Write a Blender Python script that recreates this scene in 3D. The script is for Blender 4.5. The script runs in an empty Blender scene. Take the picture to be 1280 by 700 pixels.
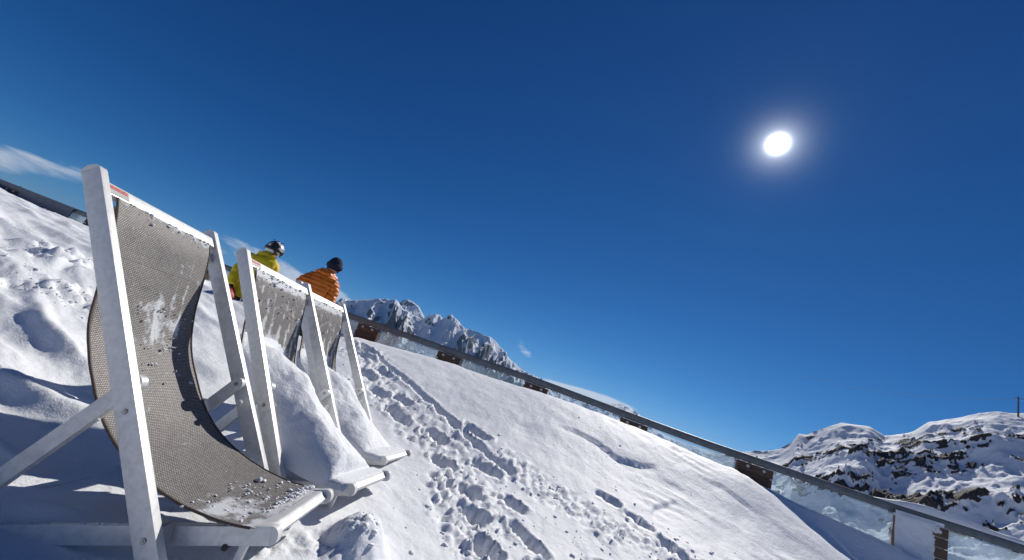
import bpy, bmesh, math
import numpy as np
from mathutils import Vector, Matrix, noise as mnoise

scene = bpy.context.scene
COL = scene.collection
R = math.radians

# ------------------------------------------------------------------ camera
PITCH, ROLL = 15.19, 21.206
cam_data = bpy.data.cameras.new('camera')
cam_data.sensor_width = 36.0
cam_data.lens = 490.0 / 1280.0 * 36.0
cam_data.clip_start = 0.02
cam_data.clip_end = 60000.0
cam = bpy.data.objects.new('camera', cam_data)
COL.objects.link(cam)
_p, _r = R(PITCH), R(ROLL)
_fw = Vector((0, math.cos(_p), math.sin(_p)))
_up = Vector((0, -math.sin(_p), math.cos(_p)))
_rt = Vector((1, 0, 0))
_ix = _rt * math.cos(_r) + _up * math.sin(_r)
_iu = -_rt * math.sin(_r) + _up * math.cos(_r)
_m = Matrix((_ix, _iu, -_fw)).transposed().to_4x4()
cam.matrix_world = _m
scene.camera = cam

# ------------------------------------------------------------------ light
SUN_EL, SUN_AZ = 40.17, 31.81          # azimuth clockwise from the view direction (+Y)
SUN_DIR = Vector((math.sin(R(SUN_AZ)) * math.cos(R(SUN_EL)), math.cos(R(SUN_AZ)) * math.cos(R(SUN_EL)), math.sin(R(SUN_EL))))
world = bpy.data.worlds.new('World')
scene.world = world
world.use_nodes = True
WN, WL = world.node_tree.nodes, world.node_tree.links
WN.clear()
w_out = WN.new('ShaderNodeOutputWorld')
w_bg = WN.new('ShaderNodeBackground')
w_sky = WN.new('ShaderNodeTexSky')
w_sky.sky_type = 'NISHITA'
w_sky.sun_disc = False
w_sky.sun_elevation = R(SUN_EL)
w_sky.sun_rotation = R(SUN_AZ)
w_sky.altitude = 4500
w_sky.air_density = 1.0
w_sky.dust_density = 0.0
w_sky.ozone_density = 3.0
SKY_STRENGTH = 0.085
w_bg.inputs['Strength'].default_value = 1.0
sun_data = bpy.data.lights.new('sun', 'SUN')
sun_data.energy = 4.65
sun_data.angle = R(0.53)
sun_data.color = (1.0, 0.955, 0.89)
sun = bpy.data.objects.new('sun', sun_data)
COL.objects.link(sun)
sun.rotation_euler = (-SUN_DIR).to_track_quat('-Z', 'Y').to_euler()
scene.view_settings.view_transform = 'Standard'
scene.view_settings.look = 'None'
scene.view_settings.exposure = 0.0
scene.view_settings.gamma = 1.0
scene.view_settings.use_curve_mapping = False
scene.cycles.max_bounces = 8
scene.cycles.transparent_max_bounces = 12
scene.cycles.sample_clamp_indirect = 8.0


def wnode(kind, **kw):
    n = WN.new(kind)
    for k, v in kw.items():
        setattr(n, k, v)
    return n


def wmath(op, a, b=None, c=None, clamp=False):
    n = WN.new('ShaderNodeMath')
    n.operation = op
    n.use_clamp = clamp
    for i, v in enumerate((a, b, c)):
        if v is None:
            continue
        if isinstance(v, (int, float)):
            n.inputs[i].default_value = v
        else:
            WL.new(v, n.inputs[i])
    return n.outputs[0]


def wdot(vec, d):
    n = WN.new('ShaderNodeVectorMath')
    n.operation = 'DOT_PRODUCT'
    WL.new(vec, n.inputs[0])
    n.inputs[1].default_value = d
    return n.outputs['Value']


def wmap(v, a, b, c=0.0, d=1.0, smooth=True):
    n = WN.new('ShaderNodeMapRange')
    n.interpolation_type = 'SMOOTHSTEP' if smooth else 'LINEAR'
    WL.new(v, n.inputs[0])
    for i, x in enumerate((a, b, c, d)):
        n.inputs[i + 1].default_value = x
    return n.outputs[0]


def build_sky():
    tc = wnode('ShaderNodeTexCoord')
    nrm = wnode('ShaderNodeVectorMath', operation='NORMALIZE')
    WL.new(tc.outputs['Generated'], nrm.inputs[0])
    d = nrm.outputs[0]
    # the sky itself
    sc = wnode('ShaderNodeVectorMath', operation='SCALE')
    WL.new(w_sky.outputs[0], sc.inputs[0])
    sc.inputs['Scale'].default_value = SKY_STRENGTH
    # deep high-mountain blue: a contrast curve per channel
    spc = wnode('ShaderNodeSeparateXYZ')
    WL.new(sc.outputs[0], spc.inputs[0])
    hs = wnode('ShaderNodeCombineXYZ')
    for i, (g, k) in enumerate(((2.2, 1.15), (1.25, 0.69), (0.98, 0.78))):
        WL.new(wmath('MULTIPLY', wmath('POWER', spc.outputs[i], g), k), hs.inputs[i])
    # the sun and its aureole
    ang = wmath('MULTIPLY', wmath('ARCCOSINE', wmath('MINIMUM', wdot(d, SUN_DIR), 0.9999999)), 57.29578)
    a2 = wmath('DIVIDE', ang, 0.7)
    disc = wmath('MULTIPLY', wmath('EXPONENT', wmath('MULTIPLY', wmath('MULTIPLY', a2, a2), -1.0)), 14.0)
    h1 = wmath('MULTIPLY', wmath('EXPONENT', wmath('MULTIPLY', ang, -0.95)), 2.0)
    h2 = wmath('MULTIPLY', wmath('EXPONENT', wmath('MULTIPLY', ang, -0.16)), 0.022)
    glow = wmath('ADD', disc, wmath('ADD', h1, h2))
    gcol = wnode('ShaderNodeVectorMath', operation='SCALE')
    gcol.inputs[0].default_value = (0.90, 0.96, 1.0)
    WL.new(glow, gcol.inputs['Scale'])
    add = wnode('ShaderNodeVectorMath', operation='ADD')
    WL.new(hs.outputs[0], add.inputs[0])
    WL.new(gcol.outputs[0], add.inputs[1])
    # thin clouds low over the far mountains
    sep = wnode('ShaderNodeSeparateXYZ')
    WL.new(d, sep.inputs[0])
    el = wmath('MULTIPLY', wmath('ARCSINE', sep.outputs['Z']), 57.29578)
    az = wmath('MULTIPLY', wmath('ARCTAN2', sep.outputs['X'], sep.outputs['Y']), 57.29578)
    comb = wnode('ShaderNodeCombineXYZ')
    WL.new(wmath('MULTIPLY', az, 0.16), comb.inputs[0])
    WL.new(wmath('MULTIPLY', el, 0.55), comb.inputs[1])
    no = wnode('ShaderNodeTexNoise')
    no.inputs['Scale'].default_value = 1.0
    no.inputs['Detail'].default_value = 7.0
    no.inputs['Roughness'].default_value = 0.58
    no.inputs['Distortion'].default_value = 0.4
    WL.new(comb.outputs[0], no.inputs['Vector'])
    total = None
    for (a0, e0, ra, re, dens, tilt) in CLOUDS:
        da = wmath('SUBTRACT', az, a0)
        de = wmath('SUBTRACT', wmath('SUBTRACT', el, e0), wmath('MULTIPLY', da, tilt))
        q = wmath('ADD', wmath('POWER', wmath('ABSOLUTE', wmath('DIVIDE', da, ra)), 2.0),
                  wmath('POWER', wmath('ABSOLUTE', wmath('DIVIDE', de, re)), 2.0))
        m = wmath('MULTIPLY', wmap(q, 0.0, 1.0, 1.0, 0.0), dens)
        total = m if total is None else wmath('MAXIMUM', total, m)
    dens = wmap(wmath('ADD', no.outputs['Fac'], wmath('MULTIPLY', total, 0.42)), 0.62, 0.98, 0.0, 0.85)
    dens = wmath('MULTIPLY', dens, wmap(total, 0.0, 0.25, 0.0, 1.0))
    mx = wnode('ShaderNodeMixRGB')
    WL.new(dens, mx.inputs['Fac'])
    WL.new(add.outputs[0], mx.inputs['Color1'])
    mx.inputs['Color2'].default_value = (0.72, 0.76, 0.82, 1)
    WL.new(mx.outputs[0], w_bg.inputs['Color'])
    WL.new(w_bg.outputs[0], w_out.inputs['Surface'])


# azimuth, elevation, half widths in degrees, density, tilt
CLOUDS = [(-50.3, 3.9, 5.0, 1.4, 0.80, 0.22), (-54, 2.6, 4, 1.5, 0.8, 0.1), (-30, 3.9, 8, 1.7, 1.0, -0.12), (-21, 3.6, 3.5, 1.1, 1.0, -0.25),
          (-38, 3.4, 5, 1.4, 0.75, 0.0), (5.2, 6.5, 1.9, 1.3, 0.62, -0.5), (14.5, 3.4, 9, 1.0, 1.35, 0.06), (19, 3.3, 2.5, 0.7, 1.0, 0.0), (-70, 4, 9, 2, 0.7, 0.0)]
build_sky()


# ------------------------------------------------------------------ helpers
def link(o, parent=None):
    COL.objects.link(o)
    if parent is not None:
        o.parent = parent
    return o


def tag(o, label=None, cat=None, group=None, kind=None):
    for k, v in (('label', label), ('category', cat), ('group', group), ('kind', kind)):
        if v:
            o[k] = v
    return o


def empty(name, loc=(0, 0, 0), rot=(0, 0, 0)):
    o = bpy.data.objects.new(name, None)
    o.empty_display_size = 0.1
    o.location = loc
    o.rotation_euler = rot
    return link(o)


def mesh_obj(name, verts, faces, mat, parent=None, smooth=False):
    me = bpy.data.meshes.new(name)
    me.from_pydata([tuple(map(float, v)) for v in verts], [], faces)
    me.update()
    if mat:
        me.materials.append(mat)
    if smooth:
        me.polygons.foreach_set('use_smooth', np.ones(len(me.polygons), bool))
    return link(bpy.data.objects.new(name, me), parent)


def bm_obj(name, bm, mat, parent=None, smooth=False, autosmooth=None):
    bmesh.ops.recalc_face_normals(bm, faces=bm.faces)
    me = bpy.data.meshes.new(name)
    bm.to_mesh(me)
    bm.free()
    if mat:
        me.materials.append(mat)
    if smooth or autosmooth:
        me.polygons.foreach_set('use_smooth', np.ones(len(me.polygons), bool))
    if autosmooth:
        me.set_sharp_from_angle(angle=R(autosmooth))
    return link(bpy.data.objects.new(name, me), parent)


def add_box(bm, c, ex, ey, ez, bevel=0.0, seg=2):
    """box with centre c and half-extent vectors ex, ey, ez"""
    c, ex, ey, ez = Vector(c), Vector(ex), Vector(ey), Vector(ez)
    vs = [bm.verts.new(c + ex * i + ey * j + ez * k) for i in (-1, 1) for j in (-1, 1) for k in (-1, 1)]
    fs = [(0, 1, 3, 2), (4, 6, 7, 5), (0, 4, 5, 1), (2, 3, 7, 6), (0, 2, 6, 4), (1, 5, 7, 3)]
    faces = [bm.faces.new([vs[i] for i in f]) for f in fs]
    bmesh.ops.recalc_face_normals(bm, faces=faces)
    if bevel > 0:
        ed = set()
        for f in faces:
            ed.update(f.edges)
        bmesh.ops.bevel(bm, geom=list(ed), offset=bevel, segments=seg, affect='EDGES', profile=0.7, clamp_overlap=True)


def add_cyl(bm, p0, p1, r0, r1=None, n=14, caps=True):
    p0, p1 = Vector(p0), Vector(p1)
    r1 = r0 if r1 is None else r1
    z = (p1 - p0).normalized()
    x = z.orthogonal().normalized()
    y = z.cross(x)
    a = [bm.verts.new(p0 + (x * math.cos(t) + y * math.sin(t)) * r0) for t in [2 * math.pi * i / n for i in range(n)]]
    b = [bm.verts.new(p1 + (x * math.cos(t) + y * math.sin(t)) * r1) for t in [2 * math.pi * i / n for i in range(n)]]
    for i in range(n):
        j = (i + 1) % n
        bm.faces.new((a[i], a[j], b[j], b[i]))
    if caps:
        bm.faces.new(a[::-1])
        bm.faces.new(b)


# numpy gradient noise
def _hash(ix, iy, seed):
    h = (ix.astype(np.int64) * 374761393 + iy.astype(np.int64) * 668265263 + seed * 1442695041) & 0xFFFFFFFF
    h = ((h ^ (h >> 13)) * 1274126177) & 0xFFFFFFFF
    h = ((h ^ (h >> 16)) * 2246822519) & 0xFFFFFFFF
    return ((h ^ (h >> 15)) & 0xFFFFFF) / float(0x1000000)


def pn(x, y, seed=0):
    x, y = np.asarray(x, float), np.asarray(y, float)
    ix, iy = np.floor(x), np.floor(y)
    fx, fy = x - ix, y - iy
    u = fx ** 3 * (fx * (fx * 6 - 15) + 10)
    v = fy ** 3 * (fy * (fy * 6 - 15) + 10)

    def g(ox, oy):
        a = _hash(ix + ox, iy + oy, seed) * 2 * np.pi
        return np.cos(a) * (fx - ox) + np.sin(a) * (fy - oy)
    a, b, c, d = g(0, 0), g(1, 0), g(0, 1), g(1, 1)
    return 1.5 * ((a * (1 - u) + b * u) * (1 - v) + (c * (1 - u) + d * u) * v)


def fbm(x, y, octs=4, seed=0, gain=0.5, lac=2.03):
    s, amp, f = 0.0, 1.0, 1.0
    for i in range(octs):
        s = s + amp * pn(x * f + 13.7 * i, y * f - 7.1 * i, seed + i)
        amp *= gain
        f *= lac
    return s


def ridged(x, y, octs=5, seed=0, gain=0.5, lac=2.07):
    s, amp, f, w = 0.0, 1.0, 1.0, 1.0
    for i in range(octs):
        n = 1 - np.abs(pn(x * f + 5.3 * i, y * f + 9.2 * i, seed + i)) * 1.4
        n = n * n * w
        w = np.clip(n * 1.6, 0, 1)
        s = s + amp * n
        amp *= gain
        f *= lac
    return s


def sstep(x, a, b):
    t = np.clip((np.asarray(x, float) - a) / (b - a), 0, 1)
    return t * t * (3 - 2 * t)


def cells(x, y, seed=0):
    """distance to the nearest scattered point and that cell's random value"""
    x, y = np.asarray(x, float), np.asarray(y, float)
    ix, iy = np.floor(x), np.floor(y)
    best = np.full(x.shape, 9.0)
    val = np.zeros(x.shape)
    for ox in (-1, 0, 1):
        for oy in (-1, 0, 1):
            cx, cy = ix + ox, iy + oy
            px = cx + _hash(cx, cy, seed + 1)
            py = cy + _hash(cx, cy, seed + 2)
            d = np.hypot(x - px, y - py)
            k = d < best
            best = np.where(k, d, best)
            val = np.where(k, _hash(cx, cy, seed + 3), val)
    return best, val


# ------------------------------------------------------------------ materials
def new_mat(name):
    m = bpy.data.materials.new(name)
    m.use_nodes = True
    nt = m.node_tree
    b = nt.nodes.get('Principled BSDF')
    return m, nt, b


def nd(nt, kind, **kw):
    n = nt.nodes.new(kind)
    for k, v in kw.items():
        if k.startswith('i_'):
            n.inputs[k[2:].replace('_', ' ')].default_value = v
        else:
            setattr(n, k, v)
    return n


def noise_tex(nt, vec, scale, detail=4.0, rough=0.55):
    n = nd(nt, 'ShaderNodeTexNoise')
    n.inputs['Scale'].default_value = scale
    n.inputs['Detail'].default_value = detail
    n.inputs['Roughness'].default_value = rough
    if vec is not None:
        nt.links.new(vec, n.inputs['Vector'])
    return n.outputs['Fac']


def ramp(nt, fac, stops):
    n = nd(nt, 'ShaderNodeValToRGB')
    e = n.color_ramp.elements
    while len(e) > 1:
        e.remove(e[-1])
    for i, (p, c) in enumerate(stops):
        x = e[0] if i == 0 else e.new(p)
        x.position = p
        x.color = (*c, 1) if len(c) == 3 else c
    nt.links.new(fac, n.inputs['Fac'])
    return n.outputs['Color']


def mixc(nt, fac, a, b, blend='MIX'):
    n = nd(nt, 'ShaderNodeMixRGB', blend_type=blend)
    for k, v in (('Fac', fac), ('Color1', a), ('Color2', b)):
        if isinstance(v, (int, float)):
            n.inputs[k].default_value = v
        elif isinstance(v, tuple):
            n.inputs[k].default_value = (*v, 1)
        else:
            nt.links.new(v, n.inputs[k])
    return n.outputs['Color']


def mth(nt, op, a, b=None, clamp=False):
    n = nd(nt, 'ShaderNodeMath', operation=op, use_clamp=clamp)
    for i, v in enumerate((a, b)):
        if v is None:
            continue
        if isinstance(v, (int, float)):
            n.inputs[i].default_value = v
        else:
            nt.links.new(v, n.inputs[i])
    return n.outputs[0]


def bump(nt, b, height, strength=0.3, dist=0.01, chain=None):
    n = nd(nt, 'ShaderNodeBump')
    n.inputs['Strength'].default_value = strength
    n.inputs['Distance'].default_value = dist
    nt.links.new(height, n.inputs['Height'])
    if chain is not None:
        nt.links.new(chain, n.inputs['Normal'])
    nt.links.new(n.outputs[0], b.inputs['Normal'])
    return n.outputs[0]


def snow_material(name, grain=1.0, base=(0.80, 0.815, 0.835)):
    m, nt, b = new_mat(name)
    geo = nd(nt, 'ShaderNodeNewGeometry')
    pos = geo.outputs['Position']
    v = noise_tex(nt, pos, 1.3, 5, 0.6)
    c = ramp(nt, v, [(0.3, tuple(x * 0.965 for x in base)), (0.7, base)])
    nt.links.new(c, b.inputs['Base Color'])
    b.inputs['Roughness'].default_value = 0.62
    b.inputs['Specular IOR Level'].default_value = 0.28
    n1 = noise_tex(nt, pos, 26.0, 6, 0.62)
    n2 = noise_tex(nt, pos, 190.0, 3, 0.6)
    c1 = bump(nt, b, n1, 0.35 * grain, 0.02)
    bump(nt, b, n2, 0.45 * grain, 0.004, c1)
    return m


def simple(name, col, rough=0.5, metal=0.0, spec=0.5, nscale=0, nstr=0.1, vary=0.06):
    m, nt, b = new_mat(name)
    tc = nd(nt, 'ShaderNodeTexCoord')
    n = noise_tex(nt, tc.outputs['Object'], nscale or 12.0, 5, 0.6)
    c = ramp(nt, n, [(0.3, tuple(x * (1 - vary) for x in col)), (0.7, tuple(min(1, x * (1 + vary)) for x in col))])
    nt.links.new(c, b.inputs['Base Color'])
    b.inputs['Roughness'].default_value = rough
    b.inputs['Metallic'].default_value = metal
    b.inputs['Specular IOR Level'].default_value = spec
    if nscale:
        bump(nt, b, n, nstr, 0.004)
    return m


M = {}
M['snow'] = snow_material('snow')
M['snow_soft'] = snow_material('drift_snow', 1.35)
M['frame'] = simple('brushed_pale_aluminium', (0.63, 0.625, 0.61), 0.42, 0.22, 0.5, 38.0, 0.10, 0.14)
M['cap'] = simple('pale_plastic', (0.66, 0.65, 0.62), 0.4, 0, 0.5, 30, 0.02)
M['capgrey'] = simple('grey_plastic', (0.30, 0.30, 0.31), 0.5, 0, 0.4, 30, 0.02)
M['bolt'] = simple('steel_bolt', (0.30, 0.31, 0.32), 0.35, 0.9, 0.5, 60, 0.05)
M['black'] = simple('black_rubber', (0.02, 0.02, 0.02), 0.5, 0, 0.4, 40, 0.1)
M['rail'] = simple('weathered_steel_rail', (0.13, 0.14, 0.15), 0.45, 0.35, 0.5, 14, 0.08, 0.25)
M['sticker'] = simple('grey_sticker', (0.42, 0.42, 0.40), 0.5, 0, 0.3, 30, 0.01)
M['red_print'] = simple('red_print', (0.55, 0.09, 0.08), 0.5, 0, 0.3, 30, 0.01)
M['slate'] = simple('slate_blue_board', (0.11, 0.125, 0.16), 0.5, 0.1, 0.4, 6, 0.06, 0.15)
M['yellow'] = simple('yellow_shell_fabric', (0.66, 0.50, 0.012), 0.6, 0, 0.35, 9, 0.35, 0.12)
M['orange'] = simple('orange_quilted_fabric', (0.68, 0.17, 0.012), 0.5, 0, 0.4, 14, 0.25, 0.10)
M['navy'] = simple('dark_navy_wool', (0.018, 0.022, 0.04), 0.85, 0, 0.2, 60, 0.4, 0.2)
M['dark_pants'] = simple('dark_ski_trousers', (0.025, 0.028, 0.035), 0.7, 0, 0.3, 20, 0.3, 0.2)
M['red_glove'] = simple('red_ski_mitten', (0.42, 0.012, 0.03), 0.6, 0, 0.35, 20, 0.2, 0.1)
M['skin'] = simple('skin', (0.50, 0.29, 0.20), 0.5, 0, 0.4, 30, 0.05)


def helmet_material():
    m, nt, b = new_mat('black_and_white_helmet')
    tc = nd(nt, 'ShaderNodeTexCoord')
    n = noise_tex(nt, tc.outputs['Object'], 9.0, 2, 0.5)
    c = ramp(nt, n, [(0.46, (0.03, 0.03, 0.035)), (0.50, (0.62, 0.62, 0.60))])
    nt.links.new(c, b.inputs['Base Color'])
    b.inputs['Roughness'].default_value = 0.3
    return m


M['helmet'] = helmet_material()
M['pole'] = simple('weathered_timber_pole', (0.10, 0.085, 0.075), 0.8, 0, 0.2, 4, 0.1)
M['wire'] = simple('steel_wire', (0.35, 0.36, 0.38), 0.5, 0.3, 0.4, 0)


def wood_material():
    m, nt, b = new_mat('weathered_brown_wood')
    tc = nd(nt, 'ShaderNodeTexCoord')
    mp = nd(nt, 'ShaderNodeMapping')
    mp.inputs['Scale'].default_value = (2.5, 30, 30)
    nt.links.new(tc.outputs['Object'], mp.inputs['Vector'])
    n = noise_tex(nt, mp.outputs[0], 1.6, 6, 0.65)
    n2 = noise_tex(nt, tc.outputs['Object'], 7.0, 3, 0.5)
    c = ramp(nt, n, [(0.3, (0.045, 0.022, 0.012)), (0.55, (0.13, 0.068, 0.038)), (0.75, (0.21, 0.13, 0.085))])
    c = mixc(nt, mth(nt, 'MULTIPLY', n2, 0.45), c, (0.15, 0.10, 0.08))
    nt.links.new(c, b.inputs['Base Color'])
    b.inputs['Roughness'].default_value = 0.8
    bump(nt, b, n, 0.5, 0.004)
    return m


M['wood'] = wood_material()


def glass_material():
    m, nt, b = new_mat('frosted_balustrade_glass')
    geo = nd(nt, 'ShaderNodeNewGeometry')
    out = nt.nodes['Material Output']
    tr = nd(nt, 'ShaderNodeBsdfTransparent')
    tr.inputs['Color'].default_value = (0.90, 0.965, 0.985, 1)
    gl = nd(nt, 'ShaderNodeBsdfGlossy')
    gl.inputs['Roughness'].default_value = 0.03
    fr = nd(nt, 'ShaderNodeFresnel')
    fr.inputs['IOR'].default_value = 1.5
    mx = nd(nt, 'ShaderNodeMixShader')
    nt.links.new(mth(nt, 'MULTIPLY', fr.outputs[0], 0.8), mx.inputs[0])
    nt.links.new(tr.outputs[0], mx.inputs[1])
    nt.links.new(gl.outputs[0], mx.inputs[2])
    # rime and blown snow stuck to the pane
    b.inputs['Base Color'].default_value = (0.78, 0.84, 0.87, 1)
    b.inputs['Roughness'].default_value = 0.6
    b.inputs['Transmission Weight'].default_value = 0.0
    dif = nd(nt, 'ShaderNodeBsdfTranslucent')
    dif.inputs['Color'].default_value = (0.74, 0.84, 0.92, 1)
    rime = nd(nt, 'ShaderNodeMixShader')
    rime.inputs[0].default_value = 0.5
    nt.links.new(b.outputs[0], rime.inputs[1])
    nt.links.new(dif.outputs[0], rime.inputs[2])
    mp = nd(nt, 'ShaderNodeMapping')
    mp.inputs['Scale'].default_value = (1.0, 1.0, 1.6)
    nt.links.new(geo.outputs['Position'], mp.inputs['Vector'])
    n = noise_tex(nt, mp.outputs[0], 1.5, 4, 0.5)
    f = nd(nt, 'ShaderNodeMapRange')
    nt.links.new(n, f.inputs[0])
    for i, x in enumerate((0.38, 0.74, 0.06, 0.44)):
        f.inputs[i + 1].default_value = x
    m2 = nd(nt, 'ShaderNodeMixShader')
    nt.links.new(f.outputs[0], m2.inputs[0])
    nt.links.new(mx.outputs[0], m2.inputs[1])
    nt.links.new(rime.outputs[0], m2.inputs[2])
    nt.links.new(m2.outputs[0], out.inputs['Surface'])
    return m


M['glass'] = glass_material()


def sling_material(name, frost=0.0):
    """woven textilene: bricks of pale thread over darker gaps, driven by UV in metres"""
    m, nt, b = new_mat(name)
    uv = nd(nt, 'ShaderNodeUVMap')
    br = nd(nt, 'ShaderNodeTexBrick')
    br.offset = 0.5
    br.inputs['Scale'].default_value = 1.0
    br.inputs['Brick Width'].default_value = 0.0092
    br.inputs['Row Height'].default_value = 0.0063
    br.inputs['Mortar Size'].default_value = 0.0015
    br.inputs['Mortar Smooth'].default_value = 0.35
    br.inputs['Color1'].default_value = (0.53, 0.50, 0.475, 1)
    br.inputs['Color2'].default_value = (0.35, 0.325, 0.305, 1)
    br.inputs['Mortar'].default_value = (0.055, 0.048, 0.044, 1)
    nt.links.new(uv.outputs[0], br.inputs['Vector'])
    n = noise_tex(nt, uv.outputs[0], 5.0, 5, 0.6)
    col = mixc(nt, mth(nt, 'MULTIPLY', n, 0.3), br.outputs['Color'], (0.30, 0.28, 0.27))
    # rime caught in the weave
    n2 = noise_tex(nt, uv.outputs[0], 16.0, 7, 0.68)
    at = nd(nt, 'ShaderNodeAttribute', attribute_name='rime')
    k = mth(nt, 'ADD', mth(nt, 'MULTIPLY', at.outputs['Fac'], 0.55), mth(nt, 'SUBTRACT', n2, 0.62))
    k = mth(nt, 'MULTIPLY', k, 7.0, True)
    k = mth(nt, 'MULTIPLY', k, 0.9)
    col = mixc(nt, k, col, (0.78, 0.80, 0.82))
    nt.links.new(col, b.inputs['Base Color'])
    b.inputs['Roughness'].default_value = 0.55
    b.inputs['Specular IOR Level'].default_value = 0.4
    h = mth(nt, 'ADD', mth(nt, 'SUBTRACT', 1.0, br.outputs['Fac']), mth(nt, 'MULTIPLY', k, 1.5))
    bump(nt, b, h, 0.6, 0.0015)
    out = nt.nodes['Material Output']
    tl = nd(nt, 'ShaderNodeBsdfTranslucent')
    nt.links.new(col, tl.inputs['Color'])
    mx = nd(nt, 'ShaderNodeMixShader')
    mx.inputs[0].default_value = 0.24
    nt.links.new(b.outputs[0], mx.inputs[1])
    nt.links.new(tl.outputs[0], mx.inputs[2])
    nt.links.new(mx.outputs[0], out.inputs['Surface'])
    return m


M['sling'] = sling_material('taupe_mesh_fabric')


def rock_snow_material(name, rock=(0.055, 0.047, 0.042), rock2=(0.13, 0.115, 0.105), scale=1.0, snow=(0.78, 0.80, 0.83)):
    m, nt, b = new_mat(name)
    geo = nd(nt, 'ShaderNodeNewGeometry')
    at = nd(nt, 'ShaderNodeAttribute', attribute_name='rock')
    n = noise_tex(nt, geo.outputs['Position'], 0.35 * scale, 7, 0.65)
    k = mth(nt, 'ADD', at.outputs['Fac'], mth(nt, 'MULTIPLY', mth(nt, 'SUBTRACT', n, 0.5), 0.9))
    k = mth(nt, 'MULTIPLY', mth(nt, 'SUBTRACT', k, 0.42), 7.0, True)
    n2 = noise_tex(nt, geo.outputs['Position'], 1.7 * scale, 6, 0.7)
    rc = ramp(nt, n2, [(0.35, rock), (0.7, rock2)])
    col = mixc(nt, k, snow, rc)
    nt.links.new(col, b.inputs['Base Color'])
    b.inputs['Roughness'].default_value = 0.75
    b.inputs['Specular IOR Level'].default_value = 0.15
    bump(nt, b, n2, 0.5, 0.5 / scale)
    return m


M['hill'] = rock_snow_material('snowy_rock_hill', (0.028, 0.025, 0.024), (0.10, 0.082, 0.07), scale=2.2)
M['mount'] = rock_snow_material('snowy_rock_mountain', (0.085, 0.085, 0.092), (0.16, 0.158, 0.16), scale=0.045)

# ------------------------------------------------------------------ snow ground
FENCE_Y0, FENCE_M = 6.0, 0.25           # the fence stands on Y = 6 - 0.25 X
#TERRAIN-BEGIN
CTRL = np.array([
    (0, .5, -.92), (0, 1.3, -.86), (0, 2, -.81), (-.3, 1.8, -.775), (-.32, 2.3, -.735), (-.3, 2.75, -.69), (-.3, 3.3, -.60), (-.3, 4, -.36), (-.3, 5, -.07), (-.4, 5.55, .08), (-.4, 6.08, .09),
    (-2, 6.45, -.07), (-1.2, 6.25, .03), (.9, 5.25, .145), (.9, 5.78, .17), (2.25, 4.95, .155), (2.3, 5.45, .18), (3.3, 4.8, .12), (3.3, 5.2, .14), (3.85, 5.05, .08),
    (1.5, 1, -.97), (1.5, 2, -.86), (1.5, 3, -.6), (1.5, 4, -.3), (1.6, 5.05, .15),
    (3, 1, -1.05), (3, 2, -.92), (3, 3, -.66), (3.0, 4, -.28),
    (4.5, 1, -1.2), (4.2, 2.6, -.95), (5.5, 3, -1.0),
    (-1.2, 1.3, -.87), (-1.5, 2, -.82), (-2, 2.6, -.7), (-2, 3.4, -.52), (-2.3, 4.4, -.21), (-2.6, 4.9, -.12), (-3.3, 4.9, -.1),
    (-3, 1.5, -.64), (-3.3, 2.2, -.42), (-4, 3, -.24), (-5, 4, -.1), (-6.5, 6, .0), (-11.2, 8.8, .22), (-8.7, 8.15, .03), (-5.2, 7.25, -.06),
    (-2, .6, -.88), (-3, .5, -.74), (-5, 1, -.4), (-7.5, 7.4, .04), (-8, 3, .0),
    (0, -2, -1.0), (-3, -2, -.85), (3, -2, -1.15), (-8, -2, -.3), (8, -2, -1.3), (7, 2.5, -1.1), (-14, 4, .2), (-16, 9.8, .4), (0, -8, -1.1), (-12, -8, -.6), (12, -8, -1.6)])


def _rbf_fit():
    p, z = CTRL[:, :2], CTRL[:, 2]
    r = np.hypot(p[:, None, 0] - p[None, :, 0], p[:, None, 1] - p[None, :, 1])
    K = np.where(r > 0, r * r * np.log(r + 1e-12), 0) + 0.0008 * np.eye(len(p))
    P = np.c_[np.ones(len(p)), p]
    A = np.block([[K, P], [P.T, np.zeros((3, 3))]])
    return np.linalg.solve(A, np.r_[z, np.zeros(3)])


_W = _rbf_fit()


def base_h(x, y):
    x, y = np.asarray(x, float), np.asarray(y, float)
    q = (FENCE_Y0 - FENCE_M * x - y) / 1.0308
    # beyond the fence the plateau breaks off; keep the spline argument on the near side
    over = np.clip(-q + 0.15, 0, None)
    yy = y - over * 1.0308 * 1.0
    rr = np.hypot(x, yy)
    k = np.where(rr > 17, 17 / np.maximum(rr, 1e-6), 1.0)
    sx, sy = x * k, yy * k
    h = _W[-3] + _W[-2] * sx + _W[-1] * sy
    for (cx, cy, _), w in zip(CTRL, _W[:-3]):
        r2 = (sx - cx) ** 2 + (sy - cy) ** 2
        h = h + w * 0.5 * r2 * np.log(r2 + 1e-12)
    drop = over
    h = h - np.where(drop > 0.5, (drop - 0.5) * 0.75 + 0.0, 0) - 0.35 * sstep(drop, 0.1, 0.8)
    h = h - np.clip(rr - 60, 0, None) * 0.5
    return h
#TERRAIN-END


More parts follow.
